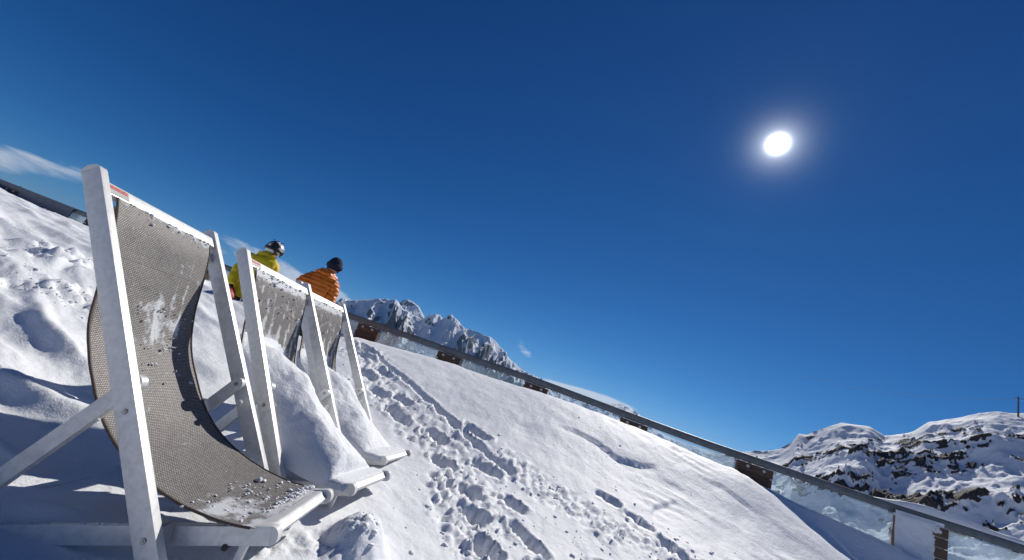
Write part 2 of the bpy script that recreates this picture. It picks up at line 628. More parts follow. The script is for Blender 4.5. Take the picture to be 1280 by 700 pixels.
# footprints: x, y, length, width, depth, heading (radians from +X)
FOOT = [(-1.02, 4.21, .34, .16, .09, -.5), (-.52, 3.65, .36, .17, .11, -.5), (-.54, 3.93, .30, .14, .08, -.52), (-.13, 3.50, .32, .16, .10, -.55),
        (.19, 3.77, .36, .17, .09, -.55), (.01, 3.14, .30, .15, .10, -.6), (.33, 3.26, .31, .15, .10, -.55), (.24, 2.85, .30, .16, .09, -.5),
        (.30, 2.60, .26, .21, .13, -.5), (.55, 2.90, .25, .17, .11, -.6), (.64, 2.56, .40, .15, .10, -.85), (.38, 2.33, .26, .19, .11, -.65),
        (1.38, 3.44, .28, .13, .07, -.6), (1.58, 3.26, .30, .13, .07, -.65), (-1.3, 4.72, .4, .2, .10, -.6), (-.80, 3.93, .30, .15, .07, -.4),
        (-1.42, 4.95, .36, .18, .10, -.6), (-.95, 4.42, .30, .15, .08, -.5), (.75, 2.30, .30, .15, .08, -.7), (.10, 2.84, .12, .10, .05, -.5),
        (1.75, 3.05, .30, .14, .07, -.7), (1.15, 2.55, .26, .14, .05, -.6), (2.05, 2.95, .28, .14, .06, -.6)]
TRACK = [([(-1.5, 5.19), (-.96, 4.62), (-.65, 4.38), (-.25, 4.01), (.06, 3.73)], .045, .05), ([(.10, 3.66), (.26, 3.53), (.54, 3.33)], .05, .05)]
CRACKS = [([(.97, 4.4), (1.25, 4.4), (1.48, 4.31), (1.67, 4.18), (1.89, 4.19), (2.16, 4.25)], .030), ([(2.01, 4.14), (2.2, 4.06), (2.35, 3.95)], .028),
          ([(1.69, 3.34), (1.82, 3.53), (1.99, 3.7), (2.21, 3.84)], .02), ([(.45, 4.25), (.62, 4.22), (.8, 4.26)], .018), ([(2.5, 4.35), (2.9, 4.3), (3.2, 4.05)], .018),
          ([(2.3, 4.75), (2.75, 4.72), (3.1, 4.55)], .014), ([(1.5, 4.9), (1.9, 4.95), (2.3, 4.9)], .012)]
DRIFTS = [([(-3.0, 2.75), (-2.45, 2.55), (-2.0, 2.40), (-1.6, 2.45)], .085, .30, .09), ([(-2.5, 2.05), (-2.1, 2.02), (-1.75, 1.98), (-1.4, 2.1)], .11, .24, .07),
          ([(-2.0, 1.60), (-1.6, 1.66), (-1.3, 1.72)], .08, .20, .05), ([(-2.6, 3.4), (-2.1, 3.15), (-1.6, 3.05)], .05, .35, .10), ([(-1.35, 1.42), (-1.0, 1.50), (-.75, 1.60)], .045, .12, .04)]
# strips: path, half width, lump height, lumps per metre
LUMPS = [([(.54, 3.42), (.8, 3.29), (1.04, 3.17), (1.26, 3.05), (1.51, 3.0), (1.89, 2.9), (2.3, 2.8)], .26, .034, 17),
         ([(.12, 2.80), (.29, 2.50), (.44, 2.25), (.57, 2.1)], .26, .034, 17),
         ([(-1.5, 5.0), (-1.1, 4.55), (-.84, 4.15), (-.4, 3.75), (.01, 3.35), (.25, 3.0)], .42, .026, 16),
         ([(-.25, 1.75), (-.1, 1.7), (.1, 1.65), (.3, 1.7)], .13, .016, 20),
         ([(-3.75, 2.8), (-3.6, 3.1), (-3.4, 3.4), (-3.1, 3.75)], .40, .10, 5.2),
         ([(-3.05, 2.6), (-2.9, 2.85), (-2.7, 3.1)], .25, .06, 7),
         ([(-.55, 1.62), (-.35, 1.75), (-.2, 1.95)], .08, .014, 20)]


def seg_dist(x, y, pts):
    """distance to a polyline, signed side and position along it"""
    best = np.full(x.shape, 1e9)
    side = np.zeros(x.shape)
    along = np.zeros(x.shape)
    acc = 0.0
    for (ax, ay), (bx, by) in zip(pts[:-1], pts[1:]):
        dx, dy = bx - ax, by - ay
        L = math.hypot(dx, dy)
        t = np.clip(((x - ax) * dx + (y - ay) * dy) / (L * L), 0, 1)
        ex, ey = x - ax - t * dx, y - ay - t * dy
        d = np.hypot(ex, ey)
        k = d < best
        best = np.where(k, d, best)
        side = np.where(k, np.sign(dx * ey - dy * ex), side)
        along = np.where(k, acc + t * L, along)
        acc += L
    return best, side, along, acc


def ground_h(x, y):
    x, y = np.asarray(x, float), np.asarray(y, float)
    h = base_h(x, y)
    near = np.hypot(x, y)
    q = (FENCE_Y0 - FENCE_M * x - y) / 1.0308
    # along / across the wind (the wind runs along the fence)
    ca, sa = math.cos(-0.35), math.sin(-0.35)
    u, v = x * ca + y * sa, -x * sa + y * ca
    inside = sstep(q, -0.3, 0.3)
    # broad drift forms
    h = h + 0.018 * fbm(x * 0.8, y * 0.8, 2, 11) * sstep(q, 0.0, 1.5)
    # sastrugi on the open slope
    ms = sstep(x - 0.25 * y, 0.2, 1.6) * inside
    s1 = 1 - np.abs(pn(u * 0.9, v * 6.0 + 0.6 * pn(u * 1.3, v * 1.1, 4), 21))
    brk = sstep(fbm(u * 1.1 + 7, v * 2.2, 3, 33), -0.25, 0.5)
    h = h + ms * (0.012 * s1 ** 3 * brk + 0.012 * brk * np.clip(fbm(u * 2.2, v * 15.0, 4, 31), -1, 0.12))
    # wind-carved drifts on the left
    ml = sstep(-(x + 0.18 * y), 1.1, 2.0) * inside
    d1 = 1 - np.abs(pn(u * 0.55 + 0.3, v * 1.9 + 0.5 * pn(u, v, 9), 41))
    h = h + ml * (0.055 * d1 ** 2.5 - 0.03 + 0.012 * fbm(u * 2.5, v * 9.0, 4, 51))
    # crescent drifts behind the chairs, steep on the lee side
    for pts, hh, wl, ws in DRIFTS:
        d, sd, al, tot = seg_dist(x + 0.10 * pn(x * 2.2, y * 2.2, 141), y + 0.10 * pn(x * 2.2, y * 2.2, 143), pts)
        fade = np.sin(np.pi * np.clip(al / tot, 0, 1)) ** 0.7
        h = h + hh * fade * np.exp(-(d / np.where(sd > 0, wl, ws)) ** 1.6)
    # general small roughness
    h = h + 0.006 * fbm(x * 5, y * 5, 4, 61) * inside
    # trodden, clumpy strips
    for (pts, wid, amp, sc) in LUMPS:
        d, _, al, tot = seg_dist(x, y, pts)
        m = sstep(d + 0.5 * wid * pn(x * 3, y * 3, 71), wid, wid * 0.25)
        c, val = cells(x * sc, y * sc, 77)
        c2, val2 = cells(x * sc * 2.3, y * sc * 2.3, 87)
        lump = np.clip(1 - c / (0.35 + 0.35 * val), 0, 1) ** 0.6 * val + 0.45 * np.clip(1 - c2 / 0.6, 0, 1) ** 0.7 * val2
        h = h + m * (amp * (lump - 0.35) + 0.5 * amp * fbm(x * sc * .8, y * sc * .8, 3, 79))
    for (pts, wid, dep) in TRACK:
        d, sd, al, tot = seg_dist(x, y, pts)
        d = d + 0.3 * wid * pn(x * 7, y * 7, 91)
        h = h - dep * sstep(d, wid, wid * 0.45) + 0.45 * dep * np.exp(-((d - wid * 1.35) / (wid * 0.35)) ** 2) * (0.6 + 0.8 * pn(x * 9, y * 9, 93))
    for (pts, dep) in CRACKS:
        d, sd, al, tot = seg_dist(x + 0.03 * pn(x * 4, y * 4, 95), y + 0.03 * pn(x * 4, y * 4, 96), pts)
        fade = sstep(al, 0, 0.25) * sstep(tot - al, 0, 0.25)
        h = h - dep * fade * np.where(sd < 0, np.exp(-d / 0.16), np.exp(-(d / 0.012) ** 2) * 1.0)
    for (fx, fy, L, Wd, dep, an) in FOOT:
        L, Wd, dep = L * 0.84, Wd * 0.82, dep * 0.80
        k = (np.abs(x - fx) < L * 1.6) & (np.abs(y - fy) < L * 1.6)
        if not k.any():
            continue
        xx, yy = x[k] - fx, y[k] - fy
        c, s = math.cos(an), math.sin(an)
        a = (xx * c + yy * s) / (L * 0.5)
        b = (-xx * s + yy * c) / (Wd * 0.5)
        r = np.sqrt(np.sqrt(a ** 4 + b ** 4 + a * a * b * b * 0.8)) + 0.24 * pn(x[k] * 10, y[k] * 10, 101) + 0.14 * pn(x[k] * 28, y[k] * 28, 103) + 0.06 * pn(x[k] * 60, y[k] * 60, 104)
        pit = sstep(r, 1.08, 0.72)
        floor = 0.30 * pn(x[k] * 15, y[k] * 15, 105) + 0.22 * pn(x[k] * 38, y[k] * 38, 109)
        rim = np.exp(-((r - 1.2) / 0.2) ** 2) * (0.35 + 0.7 * pn(x[k] * 9, y[k] * 9, 107))
        h[k] = h[k] - dep * pit * (0.9 + floor) + 0.38 * dep * rim
    # the snow sinks again right behind the crest, along the glass
    h = h - 0.17 * sstep(q, 0.42, 0.08) * sstep(x, -1.9, -1.2) * sstep(x, 3.9, 3.2) * (q > -0.4)
    # trodden path behind the crest, where the two people stand
    tr = sstep(x, -4.6, -3.9) * sstep(x, -1.75, -2.15) * sstep(y + 0.25 * x, 3.95, 4.35) * sstep(y + 0.25 * x, 5.7, 5.3)
    h = h * (1 - tr) + tr * (-0.87 + 0.02 * fbm(x * 6, y * 6, 3, 111))
    # wind scoop and steep drift at the right-hand end of the fence
    sc = sstep(x, 3.5, 4.4)
    wall = sc * sstep(q, 0.9, 0.25)
    crest = np.interp(x, [3.5, 4.0, 4.4, 4.8, 5.15, 5.5, 7, 12], [.12, .05, .0, -.02, -.05, -.14, -.5, -.8])
    h = np.where(q > -0.2, h * (1 - wall) + wall * (crest - 0.9 * np.clip(q - 0.3, 0, 1)), h)
    # mound in front of the first chair
    h = h + 0.105 * np.exp(-(((x + 0.20) / 0.105) ** 2 + ((y - 1.88) / 0.14) ** 2) ** 1.7) * (1 + 0.16 * fbm(x * 8, y * 8, 3, 121))
    return h


def build_ground():
    fr = np.radians(np.linspace(-86, 80, 900))
    bk = np.radians(np.linspace(80, 274, 70)[1:-1])
    az = np.r_[fr, bk]
    r = np.r_[np.geomspace(0.3, 13.5, 520), np.geomspace(13.5, 420, 70)[1:]]
    A, Rr = np.meshgrid(az, r, indexing='ij')
    X, Y = Rr * np.sin(A), Rr * np.cos(A)
    Z = ground_h(X, Y)
    na, nr = X.shape
    V = np.stack([X, Y, Z], -1).reshape(-1, 3)
    V = np.r_[V, [[0, 0, float(ground_h(np.array([0.0]), np.array([0.0]))[0])]]]
    i = np.arange(na)[:, None]
    j = np.arange(nr - 1)[None, :]
    i2 = (i + 1) % na
    a, b, c, d = i * nr + j, i2 * nr + j, i2 * nr + j + 1, i * nr + j + 1
    quads = np.stack([a, d, c, b], -1).reshape(-1, 4)
    ii = np.arange(na)
    tris = np.stack([np.full(na, na * nr), ii * nr, ((ii + 1) % na) * nr], -1)
    me = bpy.data.meshes.new('snow_ground')
    nl = quads.size + tris.size
    me.vertices.add(len(V))
    me.vertices.foreach_set('co', V.astype(np.float32).ravel())
    me.loops.add(nl)
    me.loops.foreach_set('vertex_index', np.r_[quads.ravel(), tris.ravel()].astype(np.int32))
    me.polygons.add(len(quads) + len(tris))
    me.polygons.foreach_set('loop_start', np.r_[np.arange(len(quads)) * 4, quads.size + np.arange(len(tris)) * 3].astype(np.int32))
    me.update(calc_edges=True)
    me.validate()
    me.polygons.foreach_set('use_smooth', np.ones(len(me.polygons), bool))
    me.materials.append(M['snow'])
    o = link(bpy.data.objects.new('snow_ground', me))
    tag(o, kind='structure')
    return o


def grid_mesh(name, P, mat, parent=None, attrs=None, uv=None):
    """smooth quad grid from an (n, m, 3) array"""
    n, m, _ = P.shape
    i, j = np.meshgrid(np.arange(n - 1), np.arange(m - 1), indexing='ij')
    a = i * m + j
    f = np.stack([a, a + m, a + m + 1, a + 1], -1).reshape(-1, 4)
    me = bpy.data.meshes.new(name)
    me.vertices.add(n * m)
    me.vertices.foreach_set('co', P.reshape(-1, 3).astype(np.float32).ravel())
    me.loops.add(f.size)
    me.loops.foreach_set('vertex_index', f.ravel().astype(np.int32))
    me.polygons.add(len(f))
    me.polygons.foreach_set('loop_start', (np.arange(len(f)) * 4).astype(np.int32))
    me.update(calc_edges=True)
    me.polygons.foreach_set('use_smooth', np.ones(len(f), bool))
    if attrs:
        for k, v in attrs.items():
            at = me.attributes.new(k, 'FLOAT', 'POINT')
            at.data.foreach_set('value', v.reshape(-1).astype(np.float32))
    if uv is not None:
        l = me.uv_layers.new(name='UVMap')
        l.data.foreach_set('uv', uv.reshape(-1, 2)[f.ravel()].astype(np.float32).ravel())
    me.materials.append(mat)
    return link(bpy.data.objects.new(name, me), parent)


build_ground()


# ------------------------------------------------------------------ far terrain
def build_valley():
    r = np.geomspace(60, 13500, 60)
    a = np.radians(np.linspace(0, 360, 73))
    A, Rr = np.meshgrid(a, r, indexing='ij')
    P = np.stack([Rr * np.sin(A), Rr * np.cos(A), -330 + 12 * fbm(Rr * np.sin(A) / 900, Rr * np.cos(A) / 900, 3, 5)], -1)
    o = grid_mesh('valley_ground', P[:, ::-1], M['hill'], attrs={'rock': np.zeros(A.shape)})
    tag(o, kind='structure')


def sky_to_z(prof, az):
    p = np.array(prof)
    return np.interp(az, p[:, 0], p[:, 1])


def smooth1(v, n):
    k = np.exp(-np.linspace(-2, 2, 2 * n + 1) ** 2)
    return np.convolve(np.r_[np.full(n, v[0]), v, np.full(n, v[-1])], k / k.sum(), 'valid')


def build_massif(name, az0, az1, prof, r_front, r_ridge, r_back, z_base, n_az, n_r, seed, relief, rock_amt, scale, mat, rib=0.0, soft=0.0, fine=0.5, band=0.0):
    """a mountain side standing on the ground: its crest follows prof (azimuth, elevation) at r_ridge"""
    az = np.linspace(az0, az1, n_az)
    r = np.r_[np.linspace(r_front, r_ridge, n_r), np.linspace(r_ridge, r_back, n_r // 4)[1:]]
    A, Rr = np.meshgrid(az, r, indexing='ij')
    x, y = Rr * np.sin(np.radians(A)), Rr * np.cos(np.radians(A))
    c0 = sky_to_z(prof, az)
    per = n_az / (az1 - az0)
    crest = smooth1(c0, max(1, int(0.25 * per)))[:, None]
    wide = smooth1(c0, max(2, int(4.5 * per)))[:, None]
    t = np.clip((Rr - r_front) / (r_ridge - r_front), 0, 1)
    tb = np.clip((Rr - r_ridge) / (r_back - r_ridge), 0, 1)
    k = sstep(t, 0.35, 0.97)
    el = crest * k + wide * (1 - k)
    zr = r_ridge * np.tan(np.radians(el))
    z = z_base + (zr - z_base) * t ** (1.0 + soft) - (zr - z_base) * 0.8 * tb
    n = ridged(x / scale, y / scale, 4, seed) - 0.9
    n2 = fbm(x / scale * 2.2, y / scale * 2.2, 5, seed + 21, 0.52)
    n3 = ridged(x / scale * 6, y / scale * 6, 5, seed + 41, 0.6) - 0.9
    fade = np.clip((1 - t) * 4, 0, 1) ** 0.6 * np.clip(t * 6, 0, 1) + np.clip(tb * 6, 0, 1)
    rb = ridged(A * rib + 0.3 * n2, Rr / (scale * 2.2), 6, seed + 9, 0.6) - 0.9 if rib else 0
    amp = 0.06 + 0.94 * fade
    z = z + relief * ((n + 0.9 * rb) * amp + fine * (0.55 * n2 + 0.16 * n3) * (0.25 + 0.75 * amp))
    # where the rock breaks through
    if band:
        # outcrops lie in broken bands along the slope
        m = fbm(x / band + 0.5 * n2, y / band * 0.75 + z / band * 0.8, 6, seed + 3, 0.66)
        m2 = fbm(x / band * 5, y / band * 5 + z / band * 3, 4, seed + 5, 0.65)
        rock = sstep(m + 0.85 * m2, 0.66, 0.84)
        lift = rock * (0.35 + 0.9 * ridged(x / 3.1, y / 3.1 + z / 4, 4, seed + 6) + 0.5 * cells(x / 2.2, y / 2.2 + z / 3.0, seed)[1])
        z = z + lift * 0.7 * (0.3 + 0.7 * np.clip((1 - t) * 6 + tb * 6, 0, 1))
    else:
        gx = np.gradient(z, axis=1) / np.gradient(Rr, axis=1)
        ga = np.gradient(z, axis=0) / (Rr * np.radians(np.gradient(A, axis=0)))
        steep = np.hypot(gx, ga)
        rock = np.clip(steep * rock_amt[0] + rock_amt[1] + 0.35 * fbm(x / scale * 2.6, y / scale * 2.6 + z / scale * 4, 4, seed + 3) + 0.15 * n3, 0, 1)
    o = grid_mesh(name, np.stack([x, y, z], -1), mat, attrs={'rock': rock})
    o['kind'] = 'structure'
    return o


build_valley()
HILL = [(30, 1.0), (37.0, 4.3), (38.3, 5.0), (39.2, 5.9), (39.7, 7.2), (40.5, 7.3), (41.5, 8.2), (43.2, 9.6), (45.5, 10.0), (46.7, 9.5), (48.7, 10.5),
        (49.6, 11.6), (51.2, 12.5), (52.4, 13.3), (53.8, 13.9), (55.4, 14.1), (60, 15.0), (68, 16.5), (80, 15), (95, 10)]
build_massif('rocky_hill', 30, 95, HILL, 42, 170, 260, -30, 800, 420, 201, 3.4, (0.42, -0.36), 34.0, M['hill'], 0.0, 0.15, 0.8, 14.5)

MAIN = [(-60, 0.2), (-50, 0.3), (-42, 0.3), (-34, 0.6), (-27, 1.2), (-22.5, 2.4), (-20.53, 3.3), (-18.59, 4.35), (-17.15, 5.16), (-15.78, 5.95), (-14.38, 6.25), (-12.9, 5.61), (-11.53, 5.21), (-9.92, 5.14), (-9.46, 5.75), (-8.38, 6.55), (-7.2, 6.35),
        (-6.43, 7.3), (-5.32, 6.9), (-3.66, 6.2), (-1.58, 6.6), (1.09, 6.1), (2.07, 5.5), (3.72, 4.5), (5.89, 3.7), (7.85, 3.4), (9.0, 2.8), (12, 1.8), (16, 1.0), (24, 0.2)]
build_massif('jagged_mountain', -60, 24, MAIN, 1100, 2500, 3400, -330, 1100, 260, 311, 78, (0.50, -0.60), 400.0, M['mount'], 0.34, 0.25, 0.62)
DOME = [(-17, 3), (-13.9, 5.9), (-13.3, 6.75), (-12.76, 6.95), (-12.01, 6.9), (-11.07, 6.65), (-10.29, 6.0), (-9.4, 5.1), (-7, 4)]
build_massif('domed_peak', -17, -7, DOME, 2900, 3900, 4600, -330, 160, 120, 331, 45, (0.45, -0.30), 260.0, M['mount'], 0.3, 0.2)
FAR = [(2, 2.0), (7.89, 2.9), (10.03, 3.25), (13, 3.05), (16.41, 3.1), (18.43, 3.45), (20.24, 3.95), (20.99, 4.05), (21.81, 3.75), (23.19, 3.2), (25.15, 2.3), (27.13, 2.15), (29.1, 1.9), (33, 2.3), (38, 2.0), (46, 1.5)]
build_massif('distant_range', 2, 46, FAR, 5200, 8200, 10500, -330, 420, 160, 351, 90, (0.5, -0.42), 900.0, M['mount'], 0.35, 0.3)
FARL = [(-100, 2.0), (-86, 2.6), (-74, 1.4), (-66, 0.9), (-58, 0.5), (-48, 0.4), (-40, 0.3), (-33, 0.4)]
build_massif('distant_range', -100, -33, FARL, 5200, 8200, 10500, -330, 420, 120, 371, 55, (0.5, -0.40), 900.0, M['mount'], 0.35, 0.3)

# ------------------------------------------------------------------ chairs
CW = 0.62                                # frame width
POST_T = Vector((-0.502, 0, 0.574))
POST_D = (Vector((0.295, 0, -0.334)) - POST_T).normalized()
POST_N = Vector((-POST_D.z, 0, POST_D.x)).normalized()      # towards the front of the chair
if POST_N.x < 0:
    POST_N = -POST_N
FOOT_T = 1.305
SLING = np.array([(-.430, .524), (-.408, .487), (-.357, .355), (-.303, .2), (-.257, .1), (-.205, .03), (-.155, -.025), (-.1, -.08), (-.035, -.132), (.07, -.193),
                  (.16, -.225), (.24, -.246), (.32, -.257), (.41, -.258), (.49, -.249), (.53, -.242)])


def sling_curve(n=90):
    p = SLING
    t = np.r_[0, np.cumsum(np.hypot(*np.diff(p, axis=0).T))]
    tt = np.linspace(0, t[-1], n)

    def cr(col):
        # Catmull-Rom through the measured points
        m = np.gradient(col, t)
        k = np.clip(np.searchsorted(t, tt) - 1, 0, len(t) - 2)
        h = t[k + 1] - t[k]
        s = (tt - t[k]) / h
        return ((1 + 2 * s) * (1 - s) ** 2 * col[k] + s * (1 - s) ** 2 * h * m[k] + s * s * (3 - 2 * s) * col[k + 1] + s * s * (s - 1) * h * m[k + 1])
    return cr(p[:, 0]), cr(p[:, 1]), tt


SL_S0, SL_S1 = 0.068, 0.548


def make_chair(index, loc, yaw, roll, label, rime_fn, sag=0.0):
    base = Vector((0.25, 0, -0.43))
    root = bpy.data.objects.new('deck_chair', None)
    root.empty_display_size = 0.1
    link(root)
    Ax = Vector((math.cos(yaw), -math.sin(yaw), 0))
    Dy = Vector((math.sin(yaw), math.cos(yaw), roll))
    Uz = Vector((0, 0, 1))
    rot = Matrix((Ax, Dy, Uz)).transposed().to_4x4()
    mw = Matrix.Translation(Vector(loc)) @ rot
    root.matrix_world = Matrix.Translation(mw @ base) @ Matrix.Rotation(-yaw, 4, 'Z') @ Matrix.Rotation(math.atan(roll), 4, 'X')
    tag(root, label, 'deck chair', 'deck chairs standing in a row in the snow')

    def L(v):
        return Vector(v) - base

    FM = M['frame']
    S = Vector((0, 1, 0))
    for near in (True, False):
        s_post = 0.015 if near else CW - 0.015
        s_brace = 0.0475 if near else CW - 0.0475
        s_rail = 0.0945 if near else CW - 0.0985
        sd = 1 if near else -1
        # long post
        bm = bmesh.new()
        mid = POST_T + POST_D * (FOOT_T / 2) + S * s_post
        add_box(bm, L(mid), POST_D * (FOOT_T / 2), S * 0.015, POST_N * 0.030, 0.004)
        post = bm_obj('post', bm, FM, root, autosmooth=40)
        # rounded plastic end cap
        bm = bmesh.new()
        n = 10
        for k in range(2):
            pass
        prof = [(math.cos(math.pi * i / n) * 0.0292, math.sin(math.pi * i / n) * 0.018) for i in range(n + 1)]
        ra = [bm.verts.new(L(POST_T + S * (s_post - 0.0142) + POST_N * a - POST_D * b)) for a, b in prof]
        rb = [bm.verts.new(L(POST_T + S * (s_post + 0.0142) + POST_N * a - POST_D * b)) for a, b in prof]
        for i in range(n):
            bm.faces.new((ra[i], ra[i + 1], rb[i + 1], rb[i]))
        bm.faces.new(ra)
        bm.faces.new(rb[::-1])
        bm_obj('end_cap', bm, M['cap'], post, autosmooth=40)
        # bolts through the post
        for tpt in (0.842, 1.208 - 0.004):
            c = POST_T + POST_D * tpt
            bm = bmesh.new()
            o = -sd * 0.0155
            add_cyl(bm, L(c + S * (s_post + o)), L(c + S * (s_post + o - sd * 0.003)), 0.0085, 0.0075, 16)
            add_cyl(bm, L(c + S * (s_post + o - sd * 0.003)), L(c + S * (s_post + o - sd * 0.0045)), 0.004, 0.004, 6)
            bm_obj('bolt', bm, M['bolt'], post, autosmooth=40)
            bm = bmesh.new()
            add_cyl(bm, L(c + S * (s_brace + sd * 0.014) + POST_N * 0.004), L(c + S * (s_brace + sd * 0.022) + POST_N * 0.004), 0.014, 0.010, 16)
            bm_obj('bolt_cover', bm, M['cap'], post, autosmooth=40)
        # plastic spacer where the seat rail is bolted
        c = POST_T + POST_D * 1.204
        bm = bmesh.new()
        a0, a1 = (0.0305, 0.080) if near else (CW - 0.0845, CW - 0.0305)
        add_box(bm, L(c + S * ((a0 + a1) / 2)), Vector((0.022, 0, 0.006)), S * ((a1 - a0) / 2), Vector((-0.008, 0, 0.028)), 0.005)
        bm_obj('spacer', bm, M['capgrey'], root, autosmooth=40)
        # brace
        top = Vector((-0.002, 0, 0.002)) + S * s_brace
        bot = Vector((-0.275, 0, -0.50)) + S * s_brace
        d = (bot - top).normalized()
        nn = Vector((-d.z, 0, d.x))
        bm = bmesh.new()
        add_box(bm, L((top + bot) / 2 - d * 0.006), d * ((bot - top).length / 2 + 0.006), S * 0.0125, nn * 0.024, 0.0035)
        add_cyl(bm, L(top - S * 0.0122 - d * 0.010), L(top + S * 0.0122 - d * 0.010), 0.0236, None, 20)
        brace = bm_obj('brace', bm, FM, root, autosmooth=40)
        bm = bmesh.new()
        add_cyl(bm, L(top + S * sd * 0.0125 - d * 0.006), L(top + S * sd * 0.0165 - d * 0.006), 0.0095, 0.008, 16)
        add_cyl(bm, L(top + S * sd * 0.0165 - d * 0.006), L(top + S * sd * 0.018 - d * 0.006), 0.005, 0.004, 6)
        bm_obj('bolt', bm, M['bolt'], brace, autosmooth=40)
        # seat rail with a round front cap
        f0 = Vector((0.578, 0, -0.2475)) + S * s_rail
        b0 = Vector((-0.34, 0, -0.5615)) + S * s_rail
        d = (f0 - b0).normalized()
        nn = Vector((-d.z, 0, d.x))
        bm = bmesh.new()
        add_box(bm, L((f0 + b0) / 2), d * ((f0 - b0).length / 2), S * 0.0125, nn * 0.026, 0.003)
        rail = bm_obj('seat_rail', bm, FM, root, autosmooth=40)
        bm = bmesh.new()
        prof = [(math.cos(math.pi * i / n) * 0.0265, math.sin(math.pi * i / n) * 0.022) for i in range(n + 1)]
        ra = [bm.verts.new(L(f0 + d * (b + 0.0005) + nn * a - S * 0.0135)) for a, b in prof]
        rb = [bm.verts.new(L(f0 + d * (b + 0.0005) + nn * a + S * 0.0135)) for a, b in prof]
        for i in range(n):
            bm.faces.new((ra[i], ra[i + 1], rb[i + 1], rb[i]))
        bm.faces.new(ra)
        bm.faces.new(rb[::-1])
        bm_obj('end_cap', bm, M['cap'], rail, autosmooth=40)
        # short front leg
        bm = bmesh.new()
        s_leg = s_rail + sd * 0.045
        add_box(bm, L(Vector((0.50, s_leg, -0.352))), Vector((0.011, 0, 0)), S * 0.009, Vector((0, 0, 0.085)), 0.003)
        bm_obj('front_leg', bm, FM, root, autosmooth=40)
        bm = bmesh.new()
        add_cyl(bm, L(Vector((0.47, s_rail - sd * 0.014, -0.316))), L(Vector((0.47, s_rail + sd * 0.05, -0.316))), 0.010, None, 12)
        bm_obj('rubber_stop', bm, M['black'], rail, autosmooth=40)
    # crossbars
    def bar(name, t, off, s0, s1, half_d, half_n, mat=FM):
        c = POST_T + POST_D * t + POST_N * off
        bm = bmesh.new()
        add_box(bm, L(c + S * ((s0 + s1) / 2)), POST_D * half_d, S * ((s1 - s0) / 2), POST_N * half_n, 0.004)
        return bm_obj(name, bm, mat, root, autosmooth=40)
    top_bar = bar('top_bar', 0.060, 0.008, 0.0302, CW - 0.0302, 0.024, 0.0125)
    bar('sling_bar', 0.130, -0.013, 0.0302, CW - 0.0302, 0.024, 0.011)
    # front bar
    bm = bmesh.new()
    sec = [(.520, -.2445), (.552, -.2325), (.560, -.2335), (.5835, -.2475), (.5845, -.2535), (.577, -.268), (.528, -.270)]
    ends = [[bm.verts.new(L(Vector((pa, ps, pu)))) for pa, pu in sec] for ps in (0.1085, CW - 0.1125)]
    for i in range(len(sec)):
        j = (i + 1) % len(sec)
        bm.faces.new((ends[0][i], ends[0][j], ends[1][j], ends[1][i]))
    bm.faces.new(ends[0])
    bm.faces.new(ends[1][::-1])
    bm_obj('front_bar', bm, FM, root, autosmooth=40)
    bm = bmesh.new()
    add_box(bm, L(Vector((-0.262, CW / 2, -0.478))), Vector((0.010, 0, 0.018)), S * (CW / 2 - 0.0605), Vector((0.010, 0, -0.0055)), 0.003)
    bm_obj('brace_bar', bm, FM, root, autosmooth=40)
    # sticker near the end of the top bar
    c = POST_T + POST_D * 0.060 + POST_N * 0.0217
    bm = bmesh.new()
    add_box(bm, L(c + S * 0.074), POST_D * 0.0175, S * 0.040, POST_N * 0.0006)
    st = bm_obj('sticker', bm, M['sticker'], top_bar)
    st['label'] = 'small grey sticker with red lettering'
    bm = bmesh.new()
    for i in range(9):
        w = 0.0027 + 0.0009 * ((i * 7) % 3)
        add_box(bm, L(c + S * (0.042 + i * 0.0078) - POST_D * (0.0065 + 0.001 * (i % 2)) + POST_N * 0.0010), POST_D * 0.0062, S * w, POST_N * 0.0006)
    lt = bm_obj('lettering', bm, M['red_print'], st)
    lt['kind'] = 'stuff'
    # the fabric
    ca, cu, tt = sling_curve(110)
    ns = 36
    ss = np.linspace(SL_S0, SL_S1, ns)
    T, SS = np.meshgrid(np.arange(len(ca)), ss, indexing='ij')
    nx = np.gradient(cu)
    nz = -np.gradient(ca)
    ln = np.hypot(nx, nz)
    nx, nz = -nx / ln, -nz / ln
    if nx[30] < 0:
        nx, nz = -nx, -nz
    c01 = (SS - SL_S0) / (SL_S1 - SL_S0)
    bow = 0.010 * np.sin(np.pi * c01) * np.sin(np.pi * T / (len(ca) - 1)) + 0.004 * fbm(T * 0.05, SS * 6, 3, 300 + index)
    edge = np.interp(T, [0, 8, 25, 90, 109], [0.0, 0.003, 0.008, 0.004, 0.0])
    SSe = SS + (0.5 - c01) * 2 * edge
    P = np.stack([ca[T] - nx[T] * bow - base.x, SSe - base.y, cu[T] - nz[T] * bow - base.z], -1)
    rime = rime_fn(tt[T] / tt[-1], c01)
    sl = grid_mesh('sling', P, M['sling'], root, attrs={'rime': rime}, uv=np.stack([SS, tt[T]], -1))
    sm = sl.modifiers.new('thickness', 'SOLIDIFY')
    sm.thickness = 0.0016
    sm.offset = 0
    # doubled hem at the top and narrow side seams
    hem = P[:17].copy()
    hem[..., 0] += nx[:17, None] * 0.0014
    hem[..., 2] += nz[:17, None] * 0.0014
    h = grid_mesh('hem', hem, M['sling'], sl, attrs={'rime': rime[:17]}, uv=np.stack([SS, tt[T]], -1)[:17] + 0.0021)
